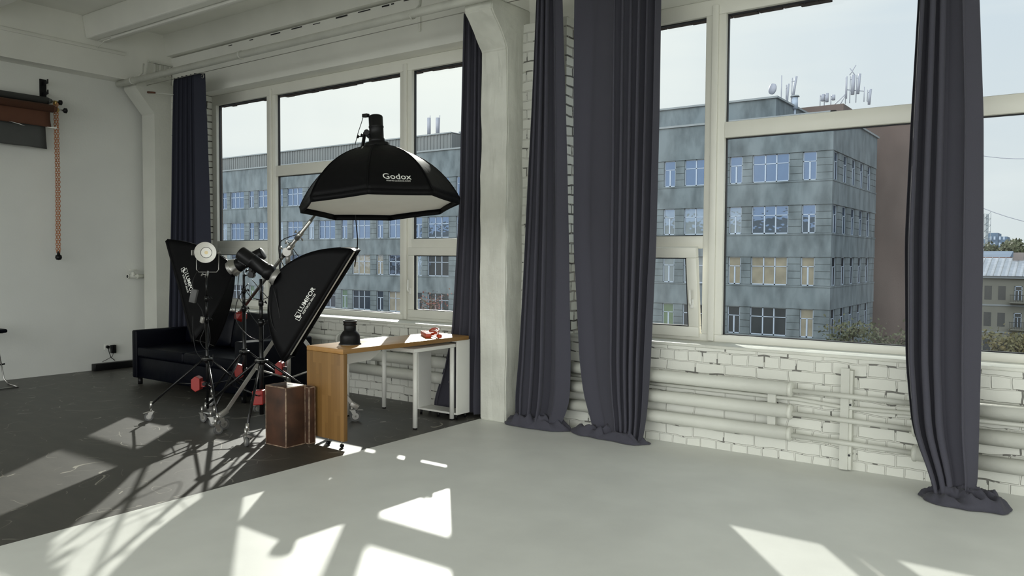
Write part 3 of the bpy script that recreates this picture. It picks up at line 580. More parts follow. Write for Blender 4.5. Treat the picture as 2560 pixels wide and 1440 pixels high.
for x in (X0 + 0.08, X1 - 0.12):
    for y in (Y0 + 0.06, Y1 - 0.08):
        mb = MB(); mb.cyl((x, y, 0), (x, y, 0.08), 0.028); mb.build('leg', 'black', t)
# ================================================================== DESK GROUP
RZ = -0.045
dk = thing('oak_desk', 'oak desk whose top folds down into a solid slab leg on small casters', 'desk', (-4.905, 4.43, 0), rz=RZ)
L = dict(local=True)
mb = MB(); mb.bbox(-0.485, 0, 0, 1.56, 0.782, 0.822, 0.004); mb.build('desk_top', 'woodt', dk, local=True)
mb = MB(); mb.bbox(-0.485, 0, 0, 0.045, 0.052, 0.781, 0.004); mb.build('slab_leg', 'wood', dk, local=True)
mb = MB(); mb.prism([(-0.47, 0.047, 0.781), (-0.47, 0.95, 0.781), (-0.47, 0.70, 0.63), (-0.47, 0.047, 0.60)], (0.018, 0, 0)); mb.build('modesty_panel', 'tablew', dk, local=True)
mb = MB(); mb.bbox(-0.003, 0.0012, 0.0, 1.56, 0.783, 0.821, 0.001); mb.build('edge_band', 'wood', dk, local=True)
for x in (-0.22, -0.045):
    mb = MB(); mb.cyl((x, 0.022, 0.052), (x, 0.022, 0.035), 0.006, seg=8); mb.tube([(x, 0.022, 0.042), (x + 0.012, 0.012, 0.028), (x + 0.014, 0.01, 0.016)], 0.005, 8)
    c_ = mb.build('caster', 'grey', dk, local=True)
    w_ = MB(); w_.cyl((x + 0.004, 0.01, 0.016), (x + 0.024, 0.01, 0.016), 0.016); w_.build('wheel', 'black', c_, local=True)
# shelf unit carrying the far end
t = thing('shelf_unit', 'open white shelf unit on tiny feet under the far end of the oak desk', 'shelf', (-5.15, 5.97, 0))
for a, b in ((-5.40, -5.382), (-4.893, -4.875)):
    mb = MB(); mb.box(a, b, 5.865, 6.055, 0.05, 0.779); mb.build('side_panel', 'tablew', t, bevel=0.002)
mb = MB(); mb.box(-5.38, -4.895, 5.865, 6.055, 0.05, 0.068); mb.build('bottom_shelf', 'tablew', t)
mb = MB(); mb.box(-5.38, -4.895, 5.865, 6.055, 0.761, 0.779); mb.build('top_panel', 'tablew', t)
for x in (-5.37, -5.14, -4.91):
    for y in (5.89, 6.03):
        mb = MB(); mb.cyl((x, y, 0), (x, y, 0.05), 0.012); mb.build('foot', 'black', t)
# white table
t = thing('white_table', 'small white table with round legs pushed under the oak desk', 'table', (-5.4, 5.6, 0))
mb = MB(); mb.bbox(-5.93, -4.905, 5.285, 5.925, 0.713, 0.747, 0.003); mb.build('table_top', 'tablew', t)
for x, y in ((-4.935, 5.33), (-4.935, 5.855), (-5.88, 5.875), (-5.88, 5.36)):
    mb = MB(); mb.cyl((x, y, 0.012), (x, y, 0.713), 0.023, seg=20); lg = mb.build('leg', 'tablew', t)
    mb = MB(); mb.cyl((x, y, 0), (x, y, 0.012), 0.021); mb.build('foot_pad', 'black', lg)
# things on the desk
t = thing('reflector_bowl', 'black round flash reflector standing mouth down on the oak desk', 'reflector', (-5.16, 4.74, 0.8225))
mb = MB(); mb.lathe((-5.16, 4.74, 0.8235), (0, 0, 1), [(0, 0.095), (0.004, 0.098), (0.012, 0.088), (0.07, 0.086), (0.09, 0.078), (0.115, 0.060), (0.12, 0.052), (0.165, 0.052)], 40); mb.build('bowl', 'black', t)
mb = MB(); mb.lathe((-5.16, 4.74, 0.9885), (0, 0, 1), [(0, 0.052), (0.002, 0.060), (0.012, 0.060), (0.014, 0.056), (0.026, 0.056), (0.028, 0.060), (0.040, 0.060), (0.042, 0.055), (0.02, 0.050), (0.0, 0.05)], 40); mb.build('mount_ring', 'black', t)
mb = MB(); mb.lathe((-5.16, 4.74, 0.8228), (0, 0, 1), [(0, 0.092), (0.0, 0.099), (0.002, 0.0995), (0.003, 0.096)], 40); mb.build('rim', 'silver', t)
mxp = Matrix.Translation((-5.10, 5.66, 0.823)) @ Matrix.Rotation(math.radians(-38), 4, 'Z')
t = thing('power_strip', 'orange power strip with coiled orange cable on the far end of the oak desk', 'power strip', (-5.10, 5.66, 0.823))
mb = MB(); mb.bbox(-0.15, 0.15, -0.027, 0.027, 0, 0.042, 0.006, 3, 0, mxp); mb.build('housing', 'orange', t)
for i in range(5):
    mb = MB(); p = mxp @ V((-0.11 + i * 0.05, 0, 0.043)); mb.lathe(p, (0, 0, 1), [(0, 0.019), (0.003, 0.019), (0.003, 0.016), (0, 0.015)], 16); mb.build('outlet', 'orange', t)
mb = MB(); pts = []; rnd = random.Random(8)
for i in range(150):
    a = i / 150 * 2 * PI * 6.5; k = i / 150
    q = mxp @ V((0.01 + (0.16 + 0.015 * math.sin(a * 0.37)) * math.cos(a) + 0.02 * math.sin(k * 9), 0.065 + (0.045 + 0.012 * math.cos(a * 0.61)) * math.sin(a), 0.012 + 0.034 * k + 0.018 * abs(math.sin(a * 0.5 + 1)) + 0.015 * k * math.sin(a)))
    pts.append(q)
mb.tube(pts, 0.0042, 6); mb.build('coiled_cable', 'orange', t)
mb = MB(); p = mxp @ V((0.21, 0.09, 0.02)); mb.tube([p + V((-0.03, 0, 0)), p, p + V((0.02, 0.0, 0))], [0.008, 0.02, 0.018], 14); mb.build('plug', 'orange', t)
# apple boxes
def abox(label, x0, x1, y0, y1, z1, slots):
    t = thing('wooden_box', label, 'box', ((x0 + x1) / 2, (y0 + y1) / 2, 0), 'wooden boxes by the desk'); r = 0.006
    mb = MB(); mb.bbox(x0, x1, y0, y1, 0.002, z1, 0.006, 2); mb.build('body', 'ply', t)
    mb = MB(); w = 0.009; e = 0.0012
    for x in (x0, x1):
        for y in (y0, y1): mb.bbox(x - e if x == x0 else x - w, x + w if x == x0 else x + e, y - e if y == y0 else y - w, y + w if y == y0 else y + e, 0.001, z1 + e, 0.002, 1)
    for y in (y0, y1):
        for z in (0.001, z1 - w): mb.bbox(x0, x1, y - e if y == y0 else y - w, y + w if y == y0 else y + e, z, z + w + e, 0.002, 1)
    for x in (x0, x1):
        for z in (0.001, z1 - w): mb.bbox(x - e if x == x0 else x - w, x + w if x == x0 else x + e, y0, y1, z, z + w + e, 0.002, 1)
    mb.build('worn_edges', 'plyedge', t)
    if slots:
        for d in (-0.035, 0.035):
            mb = MB(); c = V(((x0 + x1) / 2 + d * 0.6, (y0 + y1) / 2 + d, z1 + 0.0015)); pts = [c + V((math.cos(a * PI / 8) * 0.035, math.sin(a * PI / 8) * 0.010, 0)) for a in range(16)]
            mb.prism(pts, (0, 0, 0.001)); mb.build('hand_slot', 'gasket', t)
abox('worn brown wooden box on end by the oak desk, nearer of the two', -5.545, -5.278, 4.142, 4.345, 0.503, True)
abox('slim worn brown wooden box between the nearer box and the oak slab leg', -5.50, -5.238, 4.350, 4.418, 0.485, False)
# ================================================================== SOFTBOXES
def sbox(name, label, ring, axis, corners, ring_r, bulge, sag, lip, text=None, textpanel=0, nu=16, nv=16, ringdir=None, lipin=0.02):
    ring = V(ring); axis = V(axis).normalized(); n = len(corners); C = [V(c) for c in corners]; cen = sum(C, V()) / n
    t = thing(name, label, 'softbox', ring, 'strip softboxes on the stands' if name == 'strip_softbox' else None)
    rp = []
    for c in C:
        d = (c - cen); d = (d - axis * d.dot(axis)).normalized(); rp.append(ring + d * ring_r)
    def rod(i, tt):
        c = C[i % n]; r = rp[i % n]; out = (c - cen).normalized()
        b = -axis * 0.75 + out * 0.65
        return c.lerp(r, tt) + b.normalized() * bulge * 4 * tt * (1 - tt)
    def pan(i, u, tt):
        p = rod(i, tt).lerp(rod(i + 1, tt), u); inn = (cen + (ring - cen) * tt) - p
        return p + inn.normalized() * sag * 4 * u * (1 - u) * (1 - tt) ** 0.5
    for i in range(n):
        mb = MB(); mb.grid(lambda u, v, i=i: pan(i, u, v), nu, nv)
        def skirt(u, v, i=i): return pan(i, u, 0) + axis * lip * v + (cen - pan(i, u, 0)).normalized() * lip * 0.15 * v
        mb.grid(skirt, nu, 1)
        mb.build('side_panel', 'nylon', t, solid=0.003)
        mb = MB(); mb.tube([rod(i, k / 14) + (rod(i, k / 14) - (cen.lerp(ring, k / 14))).normalized() * 0.002 for k in range(15)], 0.0035, 6); mb.build('rod_seam', 'nylon', t)
    def front(u, v):
        pass
    mb = MB(); cc = cen - axis * 0.0; edge = []
    for i in range(n):
        for k in range(nu): edge.append(pan(i, k / nu, 0.0) - axis * 0.004)
    ne = len(edge); vs = [cc]; fs = []; rings = 6
    for j in range(1, rings + 1):
        for e in edge:
            f = j / rings; vs.append(cc.lerp(e, f) - axis * (lipin * (1 - f * f)))
    for k in range(ne): fs.append((0, 1 + k, 1 + (k + 1) % ne))
    for j in range(rings - 1):
        for k in range(ne):
            a = 1 + j * ne; fs.append((a + k, a + ne + k, a + ne + (k + 1) % ne, a + (k + 1) % ne))
    mb.add(vs, fs, 0, True); mb.build('diffuser', 'diff', t)
    mb = MB(); mb.lathe(ring, -axis, [(-0.02, ring_r * 1.02), (-0.005, ring_r * 1.06), (0.03, ring_r * 1.0), (0.035, ring_r * 0.7)], 28); mb.build('speed_ring', 'grey' if name != 'octagonal_softbox' else 'black', t)
    if text:
        i = textpanel; Le = (C[(i + 1) % n] - C[i % n]).length; D = (C[i % n] - rp[i % n]).length
        W2 = (rp[(i + 1) % n] - rp[i % n]).length
        def mp_(x, y, h=0.0035):
            tt = y / D; wd = Le * (1 - tt) + W2 * tt; u = 0.5 + (x - Le / 2) / wd
            p = pan(i, u, tt); q = pan(i, u + 0.01, tt) - p; r = pan(i, u, tt + 0.01) - p; nn = q.cross(r).normalized()
            if nn.dot(p - cen.lerp(ring, tt)) < 0: nn = -nn
            return p + nn * h
        mb = MB()
        for kind in text:
            if kind[0] == 't':
                _, s_, size, x, y, wd = kind
                cu = bpy.data.curves.new('txt', 'FONT'); cu.body = s_; cu.size = size; cu.align_x = 'LEFT'; cu.resolution_u = 3
                if wd: cu.offset = wd
                ob = bpy.data.objects.new('txt', cu); COL.objects.link(ob); dg = bpy.context.evaluated_depsgraph_get(); me = ob.evaluated_get(dg).to_mesh()
                mb.add([mp_(x + v.co.x, y + v.co.y) for v in me.vertices], [tuple(p.vertices) for p in me.polygons]); ob.evaluated_get(dg).to_mesh_clear()
                bpy.data.objects.remove(ob); bpy.data.curves.remove(cu)
            else:
                for (a, b, c, d) in kind[1]: mb.add([mp_(a, c), mp_(b, c), mp_(b, d), mp_(a, d)], [(0, 1, 2, 3)])
        mb.build('printed_logo', 'white2', t, fixn=False, label='white printed lettering')
    return t
def logo(x, y, s):
    w = s * 0.07; q = []
    def rect(a, b, c, d):
        q.extend([(a, b, c, c + w), (a, b, d - w, d), (a, a + w, c, d), (b - w, b, c, d)])
    rect(x, x + s * 0.62, y - s * 0.1, y + s * 0.62); rect(x + s * 0.3, x + s, y + s * 0.25, y + s)
    q.extend([(x + s * 0.36, x + s * 0.50, y + s * 0.12, y + s * 0.72), (x + s * 0.36, x + s * 0.80, y + s * 0.12, y + s * 0.26)])
    return ('q', q)
def lum(Le, c, yb, k=1.0):
    x = c - 0.165 * k
    return [logo(x, yb - 0.02 * k, 0.082 * k), ('t', 'LUMIFOR', 0.078 * k, x + 0.095 * k, yb + 0.012 * k, 0.0008), ('t', 'SOFTBOX 30x120', 0.036 * k, x + 0.088 * k, yb - 0.030 * k, 0.0004)]
# right strip softbox on the black stand
def rect(c, l, s, L_, W_): return [c - l * L_ / 2 - s * W_ / 2, c + l * L_ / 2 - s * W_ / 2, c + l * L_ / 2 + s * W_ / 2, c - l * L_ / 2 + s * W_ / 2]
rg = V((-5.986, 4.597, 1.395)); a = V((0.6233, 0.6061, -0.4941)); l_ = V((0.457, 0.275, 0.8459)); s_ = V((-0.649, 0.7534, 0.1056)); a, s_ = (a - s_ * 0.13).normalized(), (s_ + a * 0.13).normalized()
sbox('strip_softbox', 'long black strip softbox tilted beside the desk, right of the two strip boxes', rg, a, rect(rg + a * 0.475, l_, s_, 1.2, 0.28), 0.075, 0.075, 0.012, 0.03, lum(1.2, 0.52, 0.085, 0.80), 0)
# left strip softbox, seen from behind
rg2 = V((-6.937, 4.788, 1.461)); a = V((-0.7886, -0.3873, -0.4776)); l_ = V((0.5532, -0.1078, -0.8261)); s_ = V((-0.2685, 0.9156, -0.2993))
sbox('strip_softbox', 'long black strip softbox seen from behind against the far left curtain', rg2, a, rect(rg2 + a * 0.52, l_, s_, 1.2, 0.30), 0.075, 0.05, 0.012, 0.03, lum(1.2, 0.52, 0.085, 0.80), 0)
# octagonal softbox
dax = V((0.1137, -0.0439, -0.9925)).normalized(); oc = V((-4.618, 4.569, 2.024)); rg3 = oc - dax * 0.46
e1 = V((0.5782, -0.8095, 0.1021)); e2 = V((0.8079, 0.5855, 0.0667)); cs = []
for k in range(8):
    an = math.radians(-1.3 + 3 + 45 * k); cs.append(oc + (e1 * math.cos(an) + e2 * math.sin(an)) * 0.65)
gd = [('t', 'Godox', 0.075, 0.135, 0.085, 0.0005), ('t', 'WWW.GODOX.COM', 0.019, 0.155, 0.062, 0.0)]
octo = sbox('octagonal_softbox', 'large black octagonal softbox with a white underside hung from the boom', rg3, dax, cs, 0.10, 0.085, 0.012, 0.045, gd, 0, lipin=0.01)
# ================================================================== LIGHT STANDS
def caster(x, y, ang, leg, r=0.04, big=False, zt=0.13):
    d = V((math.cos(ang), math.sin(ang), 0)); s = V((-d.y, d.x, 0)); c = V((x, y, r)); w = 0.012 if not big else 0.016
    mb = MB(); mb.cyl(c - s * w, c + s * w, r, seg=24); mb.build('wheel', 'rubber', leg)
    mb = MB(); mb.cyl(c - s * (w + 0.002), c + s * (w + 0.002), r * 0.62, seg=20); mb.cyl(c - s * (w + 0.006), c + s * (w + 0.006), r * 0.2, seg=10); mb.build('wheel_hub', 'grey', leg)
    mb = MB(); top = V((x, y, zt)) - d * r * 0.6
    for q in (-1, 1):
        o = s * q * (w + 0.006)
        mb.prism([c + o + d * 0.012 - V((0, 0, 0.012)), c + o - d * 0.012 - V((0, 0, 0.012)), V((top.x, top.y, 2.15 * r)) + o - d * 0.018, V((top.x, top.y, 2.15 * r)) + o + d * 0.03], s * 0.003)
    mb.box(-0.024, 0.024, -(w + 0.008), w + 0.008, 2.1 * r, 2.1 * r + 0.005, 0, Matrix.Translation((top.x, top.y, 0)) @ Matrix.Rotation(ang, 4, 'Z'))
    mb.cyl((top.x, top.y, 2.1 * r), (top.x, top.y, zt + 0.02), 0.011, seg=10)
    mb.build('caster_fork', 'grey' if big else 'silver', leg)
    mb = MB(); mx = Matrix.Translation((top.x, top.y, 2.0 * r)) @ Matrix.Rotation(ang + 0.3, 4, 'Z')
    mb.prism([mx @ V((0.02, -0.014, 0.006)), mx @ V((0.075 if not big else 0.11, -0.018, -0.004)), mx @ V((0.075 if not big else 0.11, 0.018, -0.004)), mx @ V((0.02, 0.014, 0.006))], (0, 0, 0.004)); mb.build('brake_lever', 'silver', leg)
    return top
def knob(mb, p, d, l=0.035, r=0.008):
    p = V(p); d = V(d).normalized(); mb.cyl(p, p + d * l, r * 0.5, seg=8); s = d.cross(V((0, 0, 1))); s = s.normalized() if s.length > 0.1 else V((1, 0, 0)); s = (s + V((0, 0, 0.6))).normalized()
    mb.tube([p + d * l - s * 0.022, p + d * l, p + d * l + s * 0.022], [r * 0.7, r, r * 0.7], 8)
def stand(label, c, wheels, hz, top, segs, m='blackm', lr=0.011, collar_low=0.34, wr=0.04, legw=None, big=False, plate=0.05):
    t = thing('light_stand', label, 'light stand', (c[0], c[1], 0), 'light stands by the sofa'); cx, cy = c
    z0 = 0.13
    zs = [z0] + [s[0] for s in segs] + [top]; rs = [s[1] for s in segs] + [segs[-1][1] - 0.003]
    for i in range(len(zs) - 1):
        mb = MB(); mb.cyl((cx, cy, zs[i]), (cx, cy, zs[i + 1]), rs[i], seg=16); mb.build('pole', m, t)
    for z, r in segs:
        mb = MB(); mb.cyl((cx, cy, z - 0.025), (cx, cy, z + 0.025), r + 0.007, seg=14); knob(mb, (cx, cy, z), R_ + V((0, 0, 0.1)), 0.045); mb.build('clamp_collar', m, t)
    mb = MB(); mb.cyl((cx, cy, hz - 0.012), (cx, cy, hz + 0.012), plate, seg=20); mb.cyl((cx, cy, hz - 0.03), (cx, cy, hz + 0.035), 0.026, seg=16); mb.build('leg_hub', m, t)
    mb = MB(); mb.lathe((cx, cy, hz + 0.012), (0, 0, 1), [(0, plate * 0.75), (0.002, plate), (0.004, plate * 0.75)], 24); mb.build('hub_rim', 'silver', t)
    mb = MB(); mb.cyl((cx, cy, collar_low - 0.015), (cx, cy, collar_low + 0.015), 0.024, seg=16); mb.build('brace_collar', m, t)
    for i, (wx, wy) in enumerate(wheels):
        ang = math.atan2(wy - cy, wx - cx); d = V((math.cos(ang), math.sin(ang), 0))
        a_ = V((cx, cy, hz)) + d * plate * 0.8; ctop = V((wx, wy, 0.155)) - d * 0.02
        if legw:
            mb = MB(); ax_ = (ctop - a_); s = d.cross(V((0, 0, 1))).normalized(); up = ax_.cross(s).normalized()
            w1, w2 = 0.018, 0.007; q = [a_ + s * w2 + up * w1, a_ - s * w2 + up * w1, a_ - s * w2 - up * w1, a_ + s * w2 - up * w1]; mb.prism(q, ax_)
            lg = mb.build('leg', legw, t, bevel=0.002)
            m2 = MB(); m2.bbox(-0.03, 0.06, -0.016, 0.016, -0.02, 0.03, 0.008, 2, 0, Matrix.Translation(ctop) @ Matrix.Rotation(ang, 4, 'Z') @ Matrix.Rotation(0.5, 4, 'Y')); m2.build('leg_knuckle', 'grey', lg)
        else:
            mb = MB(); mb.tube([a_, ctop], lr, 12); lg = mb.build('leg', m, t)
            m2 = MB(); m2.tube([ctop + V((0, 0, 0.03)) - d * 0.01, ctop - V((0, 0, 0.035))], 0.014, 12); m2.build('leg_end', 'silver', lg)
        caster(wx, wy, ang + 0.5 + i * 1.3, lg, wr, big, 0.125)
        mid = a_.lerp(ctop, 0.52); lowp = V((cx, cy, collar_low)) + d * 0.024
        mb = MB(); mb.tube([lowp, mid], lr * 0.55 if not legw else 0.009, 8); mb.build('brace', legw or m, t)
    return t
def star(c, R0, a0): return [(c[0] + R0 * math.cos(math.radians(a0 + 120 * k)), c[1] + R0 * math.sin(math.radians(a0 + 120 * k))) for k in range(3)]
stand('black light stand with the small round cream-faced lamp, leftmost of the stands', (-6.72, 4.36), [(-7.21, 4.05), (-6.19, 4.12), (-6.74, 4.93)], 0.60, 1.40, [(0.98, 0.013), (1.18, 0.011)], lr=0.010, collar_low=0.36)
stand('black light stand behind the others, carrying the left strip softbox', (-6.80, 4.83), star((-6.80, 4.83), 0.62, 178), 0.62, 1.40, [(1.06, 0.019), (1.24, 0.015)], lr=0.010, collar_low=0.33)
stand('black light stand nearest the wooden boxes, carrying the right strip softbox', (-6.08, 4.50), star((-6.08, 4.50), 0.69, -46.7), 0.62, 1.38, [(0.98, 0.020), (1.16, 0.016)], lr=0.012, collar_low=0.30, plate=0.06)
dst = stand('chrome boom stand with flat steel legs behind the wooden boxes', (-6.25, 4.94), star((-6.25, 4.94), 0.69, 25), 0.93, 1.56, [(1.1, 0.022), (1.3, 0.018)], m='silver', collar_low=0.40, wr=0.052, legw='grey', big=True, plate=0.045)
# boom arm
PV = V((-6.25, 4.94, 1.648)); bd_ = V((0.8463, -0.1915, 0.497)).normalized(); MT = PV + bd_ * 1.60; W0 = PV - bd_ * 1.38
mb = MB(); mb.cyl(W0, PV + bd_ * 0.55, 0.017, seg=16); t = mb.build('boom_arm', 'silver', dst)
mb = MB(); mb.cyl(PV + bd_ * 0.5, MT, 0.012, seg=14); mb.build('inner_tube', 'silver', t)
mb = MB(); mb.cyl(PV - bd_ * 0.10, PV + bd_ * 0.10, 0.030, seg=16); knob(mb, PV + bd_ * 0.07, -R_ + U_ * 0.9, 0.06, 0.010); knob(mb, PV - bd_ * 0.02, -R_ * 1.0 + U_ * 0.5, 0.07, 0.012); mb.build('pivot_clamp', 'silver', t)
mb = MB(); mb.cyl(PV - F_ * 0.045 - U_ * 0.02, PV + F_ * 0.045 - U_ * 0.02, 0.042, seg=20); mb.cyl(PV - V((0, 0, 0.14)), PV - V((0, 0, 0.03)), 0.024, seg=16); mb.build('swivel_disc', 'grey', t)
mb = MB(); mb.cyl(PV + bd_ * 0.22, PV + bd_ * 0.32, 0.026, seg=14); knob(mb, PV + bd_ * 0.28, -R_ + U_, 0.05, 0.010); knob(mb, PV + bd_ * 0.25, R_ - U_ * 0.6, 0.045, 0.009); mb.build('grip_collar', 'silver', t)
mb = MB(); mb.cyl(W0 - bd_ * 0.05, W0 + bd_ * 0.02, 0.021, seg=12); mb.build('end_cap', 'black', t)
# ---- red weights
def weight(label, p, ang, w=0.045, h=0.17, dpt=0.10, tilt=0.0, arm=0.06, armd=None):
    p = V(p); mx = Matrix.Translation(p) @ Matrix.Rotation(ang, 4, 'Z') @ Matrix.Rotation(tilt, 4, 'Y')
    t = thing('red_weight', label, 'weight', p, 'red counterweights'); k = w
    hexa = [(-k, h * 0.28), (-k * 0.0, h * 0.5), (k, h * 0.36), (k, -h * 0.36), (0, -h * 0.5), (-k, -h * 0.28)]
    mb = MB(); mb.prism([mx @ V((x, -dpt / 2, z)) for x, z in hexa], (mx.to_3x3() @ V((0, dpt, 0)))); mb.build('weight_body', 'red', t, bevel=0.006)
    mb = MB(); mb.box(k, k + arm, -0.015, 0.015, -0.03, 0.02, 0, mx); mb.build('weight_arm', 'red', t)
    mb = MB(); mb.cyl(mx @ V((k + arm, -0.03, 0)), mx @ V((k + arm, 0.03, 0)), 0.018, seg=12); mb.build('weight_clamp', 'black', t)
RA = math.atan2(R_.y, R_.x)
weight('red plastic counterweight hooked low on the front leg of the leftmost stand', (-6.765, 4.28, 0.375), RA, 0.042, 0.15, 0.09, arm=0.035)
weight('red plastic counterweight hooked below the hub of the middle black stand', (-6.84, 4.79, 0.43), RA + 0.3, 0.040, 0.15, 0.09, -0.15, 0.03)
weight('red plastic counterweight clamped on the chrome column just above the wooden box', (-6.32, 4.89, 0.49), RA, 0.036, 0.15, 0.09, arm=0.02)
t = thing('red_weight', 'large red plastic counterweight half hidden behind the left side of the wooden box', 'weight', (-6.02, 4.46, 0.32), 'red counterweights')
mb = MB(); mx = Matrix.Translation((-6.035, 4.44, 0.30)) @ Matrix.Rotation(RA, 4, 'Z')
mb.prism([mx @ V(p) for p in ((-0.05, -0.05, -0.066), (0.05, -0.05, -0.06), (0.05, -0.05, 0.07), (-0.05, -0.05, 0.066))], mx.to_3x3() @ V((0, 0.10, 0))); mb.build('weight_body', 'red', t, bevel=0.008)
mb = MB(); mb.cyl(mx @ V((-0.055, 0, -0.03)), mx @ V((-0.075, 0, -0.03)), 0.01, seg=8); mb.cyl(mx @ V((-0.055, 0, -0.055)), mx @ V((-0.07, 0, -0.055)), 0.008, seg=8); mb.build('lock_screw', 'silver', t)
WB = W0 + bd_ * 0.03
t = thing('red_weight', 'faceted red counterweight on the low end of the boom arm', 'weight', WB, 'red counterweights')
bm = bmesh.new(); bmesh.ops.create_icosphere(bm, subdivisions=1, radius=1)
for v in bm.verts: v.co = WB - U_ * 0.045 + R_ * 0.01 + R_ * v.co.x * 0.078 + F_ * v.co.y * 0.07 + U_ * v.co.z * 0.065
bm.verts.index_update(); mb = MB(); mb.add([v.co.copy() for v in bm.verts], [[v.index for v in f.verts] for f in bm.faces]); bm.free(); mb.build('weight_body', 'red', t, bevel=0.004)
mb = MB(); mb.tube([WB - R_ * 0.075 + U_ * 0.0, WB - R_ * 0.09 + U_ * 0.045], 0.008); mb.build('locking_bolt', 'silver', t)
# ---- lamp A : round LED head with reflector in a yoke
LC = V((-6.72, 4.36, 1.618)); la = (-F_ + R_ * 0.25 - U_ * 0.02).normalized()
t = thing('led_spotlight', 'small black lamp with a round cream-white reflector face on the leftmost stand', 'lamp', (-6.72, 4.36, 1.42))
mb = MB(); mb.lathe(LC, la, [(0.055, 0.098), (0.058, 0.102), (0.052, 0.100), (-0.03, 0.056), (-0.05, 0.050)], 40); mb.build('reflector_shell', 'black', t)
mb = MB(); mb.lathe(LC, la, [(0.056, 0.0985), (0.05, 0.094), (-0.015, 0.052)], 40); mb.build('reflector_bowl', 'diff', t)
mb = MB(); mb.lathe(LC, la, [(-0.014, 0.052), (-0.013, 0.048)], 32); mb.build('seal_ring', 'gasket', t)
mb = MB(); mb.lathe(LC, la, [(-0.014, 0.048), (-0.012, 0.0)], 32); mb.build('lens', 'diff', t)
mb = MB(); mb.lathe(LC, la, [(-0.0115, 0.016), (-0.011, 0.0)], 24); mb.build('led_chip', 'led', t)
mb = MB(); mb.lathe(LC, la, [(-0.05, 0.0), (-0.05, 0.058), (-0.07, 0.062), (-0.20, 0.062), (-0.21, 0.055), (-0.21, 0.0)], 28); mb.build('lamp_body', 'black', t)
yc = LC - la * 0.11; yr = (R_ - la * R_.dot(la)).normalized()
mb = MB(); p1 = yc - yr * 0.10; p2 = yc + yr * 0.10; mb.tube([p1 + U_ * 0.03, p1 - U_ * 0.16, p1 - U_ * 0.185 + yr * 0.02, p2 - U_ * 0.185 - yr * 0.02, p2 - U_ * 0.16, p2 + U_ * 0.03], 0.0045, 8)
mb.cyl(p1 - yr * 0.025, p1 + yr * 0.03, 0.012, seg=12); mb.cyl(p2 - yr * 0.03, p2 + yr * 0.02, 0.012, seg=12); mb.bbox(-0.004, 0.004, -0.02, 0.02, -0.025, 0.025, 0.002, 1, 0, Matrix.Translation(p1 - yr * 0.03)); mb.build('yoke', 'grey', t)
yb = (p1 + p2) / 2 - U_ * 0.185; mb = MB(); mb.cyl(yb, (-6.72, 4.36, 1.39), 0.014, seg=12); knob(mb, V((-6.72, 4.36, 1.41)), -R_, 0.04); mb.build('spigot', 'silver', t)
# ballast hanging on the stand
t = thing('power_ballast', 'flat black power box hanging by its cable beside the leftmost stand', 'power supply', (-6.80, 4.31, 1.15))
bp_ = V((-6.82, 4.29, 1.205)); mx = Matrix.Translation(bp_) @ Matrix.Rotation(RA, 4, 'Z') @ Matrix.Rotation(0.22, 4, 'Y')
mb = MB(); mb.bbox(-0.03, 0.03, -0.022, 0.022, -0.065, 0.065, 0.006, 2, 0, mx); mb.build('power_box', 'rubber', t)
def cable(mb, pts, r=0.004, n=10):
    pts = [V(p) for p in pts]; out = []
    P_ = [pts[0]] + pts + [pts[-1]]
    for i in range(1, len(P_) - 2):
        for k in range(n):
            u = k / n; a, b, c, d = P_[i - 1], P_[i], P_[i + 1], P_[i + 2]
            out.append(0.5 * ((2 * b) + (c - a) * u + (2 * a - 5 * b + 4 * c - d) * u * u + (3 * b - a - 3 * c + d) * u ** 3))
    out.append(pts[-1]); mb.tube(out, r, 6)
def rel(c, x, y, z=0): return V(c) + R_ * x + U_ * y + F_ * z
A_ = V((-6.72, 4.36, 1.0))
mb = MB(); cable(mb, [rel(A_, -0.07, 0.5, 0.05), rel(A_, -0.13, 0.35), rel(A_, -0.11, 0.2)]); cable(mb, [rel(A_, -0.09, 0.14), rel(A_, -0.03, 0.05, -0.02), rel(A_, -0.01, -0.1, -0.03), rel(A_, -0.05, -0.22, -0.03), rel(A_, 0.01, -0.3, -0.03), rel(A_, 0.04, -0.2, -0.02), rel(A_, 0.02, -0.02, -0.02)])
cable(mb, [rel(A_, -0.13, 0.02), rel(A_, -0.13, -0.15), rel(A_, -0.10, -0.32), rel(A_, -0.02, -0.42), rel(A_, 0.05, -0.46), rel(A_, 0.06, -0.35)]); mb.build('power_cable', 'black', t)
mb = MB(); mb.bbox(-0.02, 0.02, -0.012, 0.012, -0.03, 0.03, 0.004, 2, 0, Matrix.Translation(rel(A_, -0.03, -0.02, -0.03)) @ Matrix.Rotation(0.3, 4, 'Y')); mb.build('grey_connector', 'grey', t)
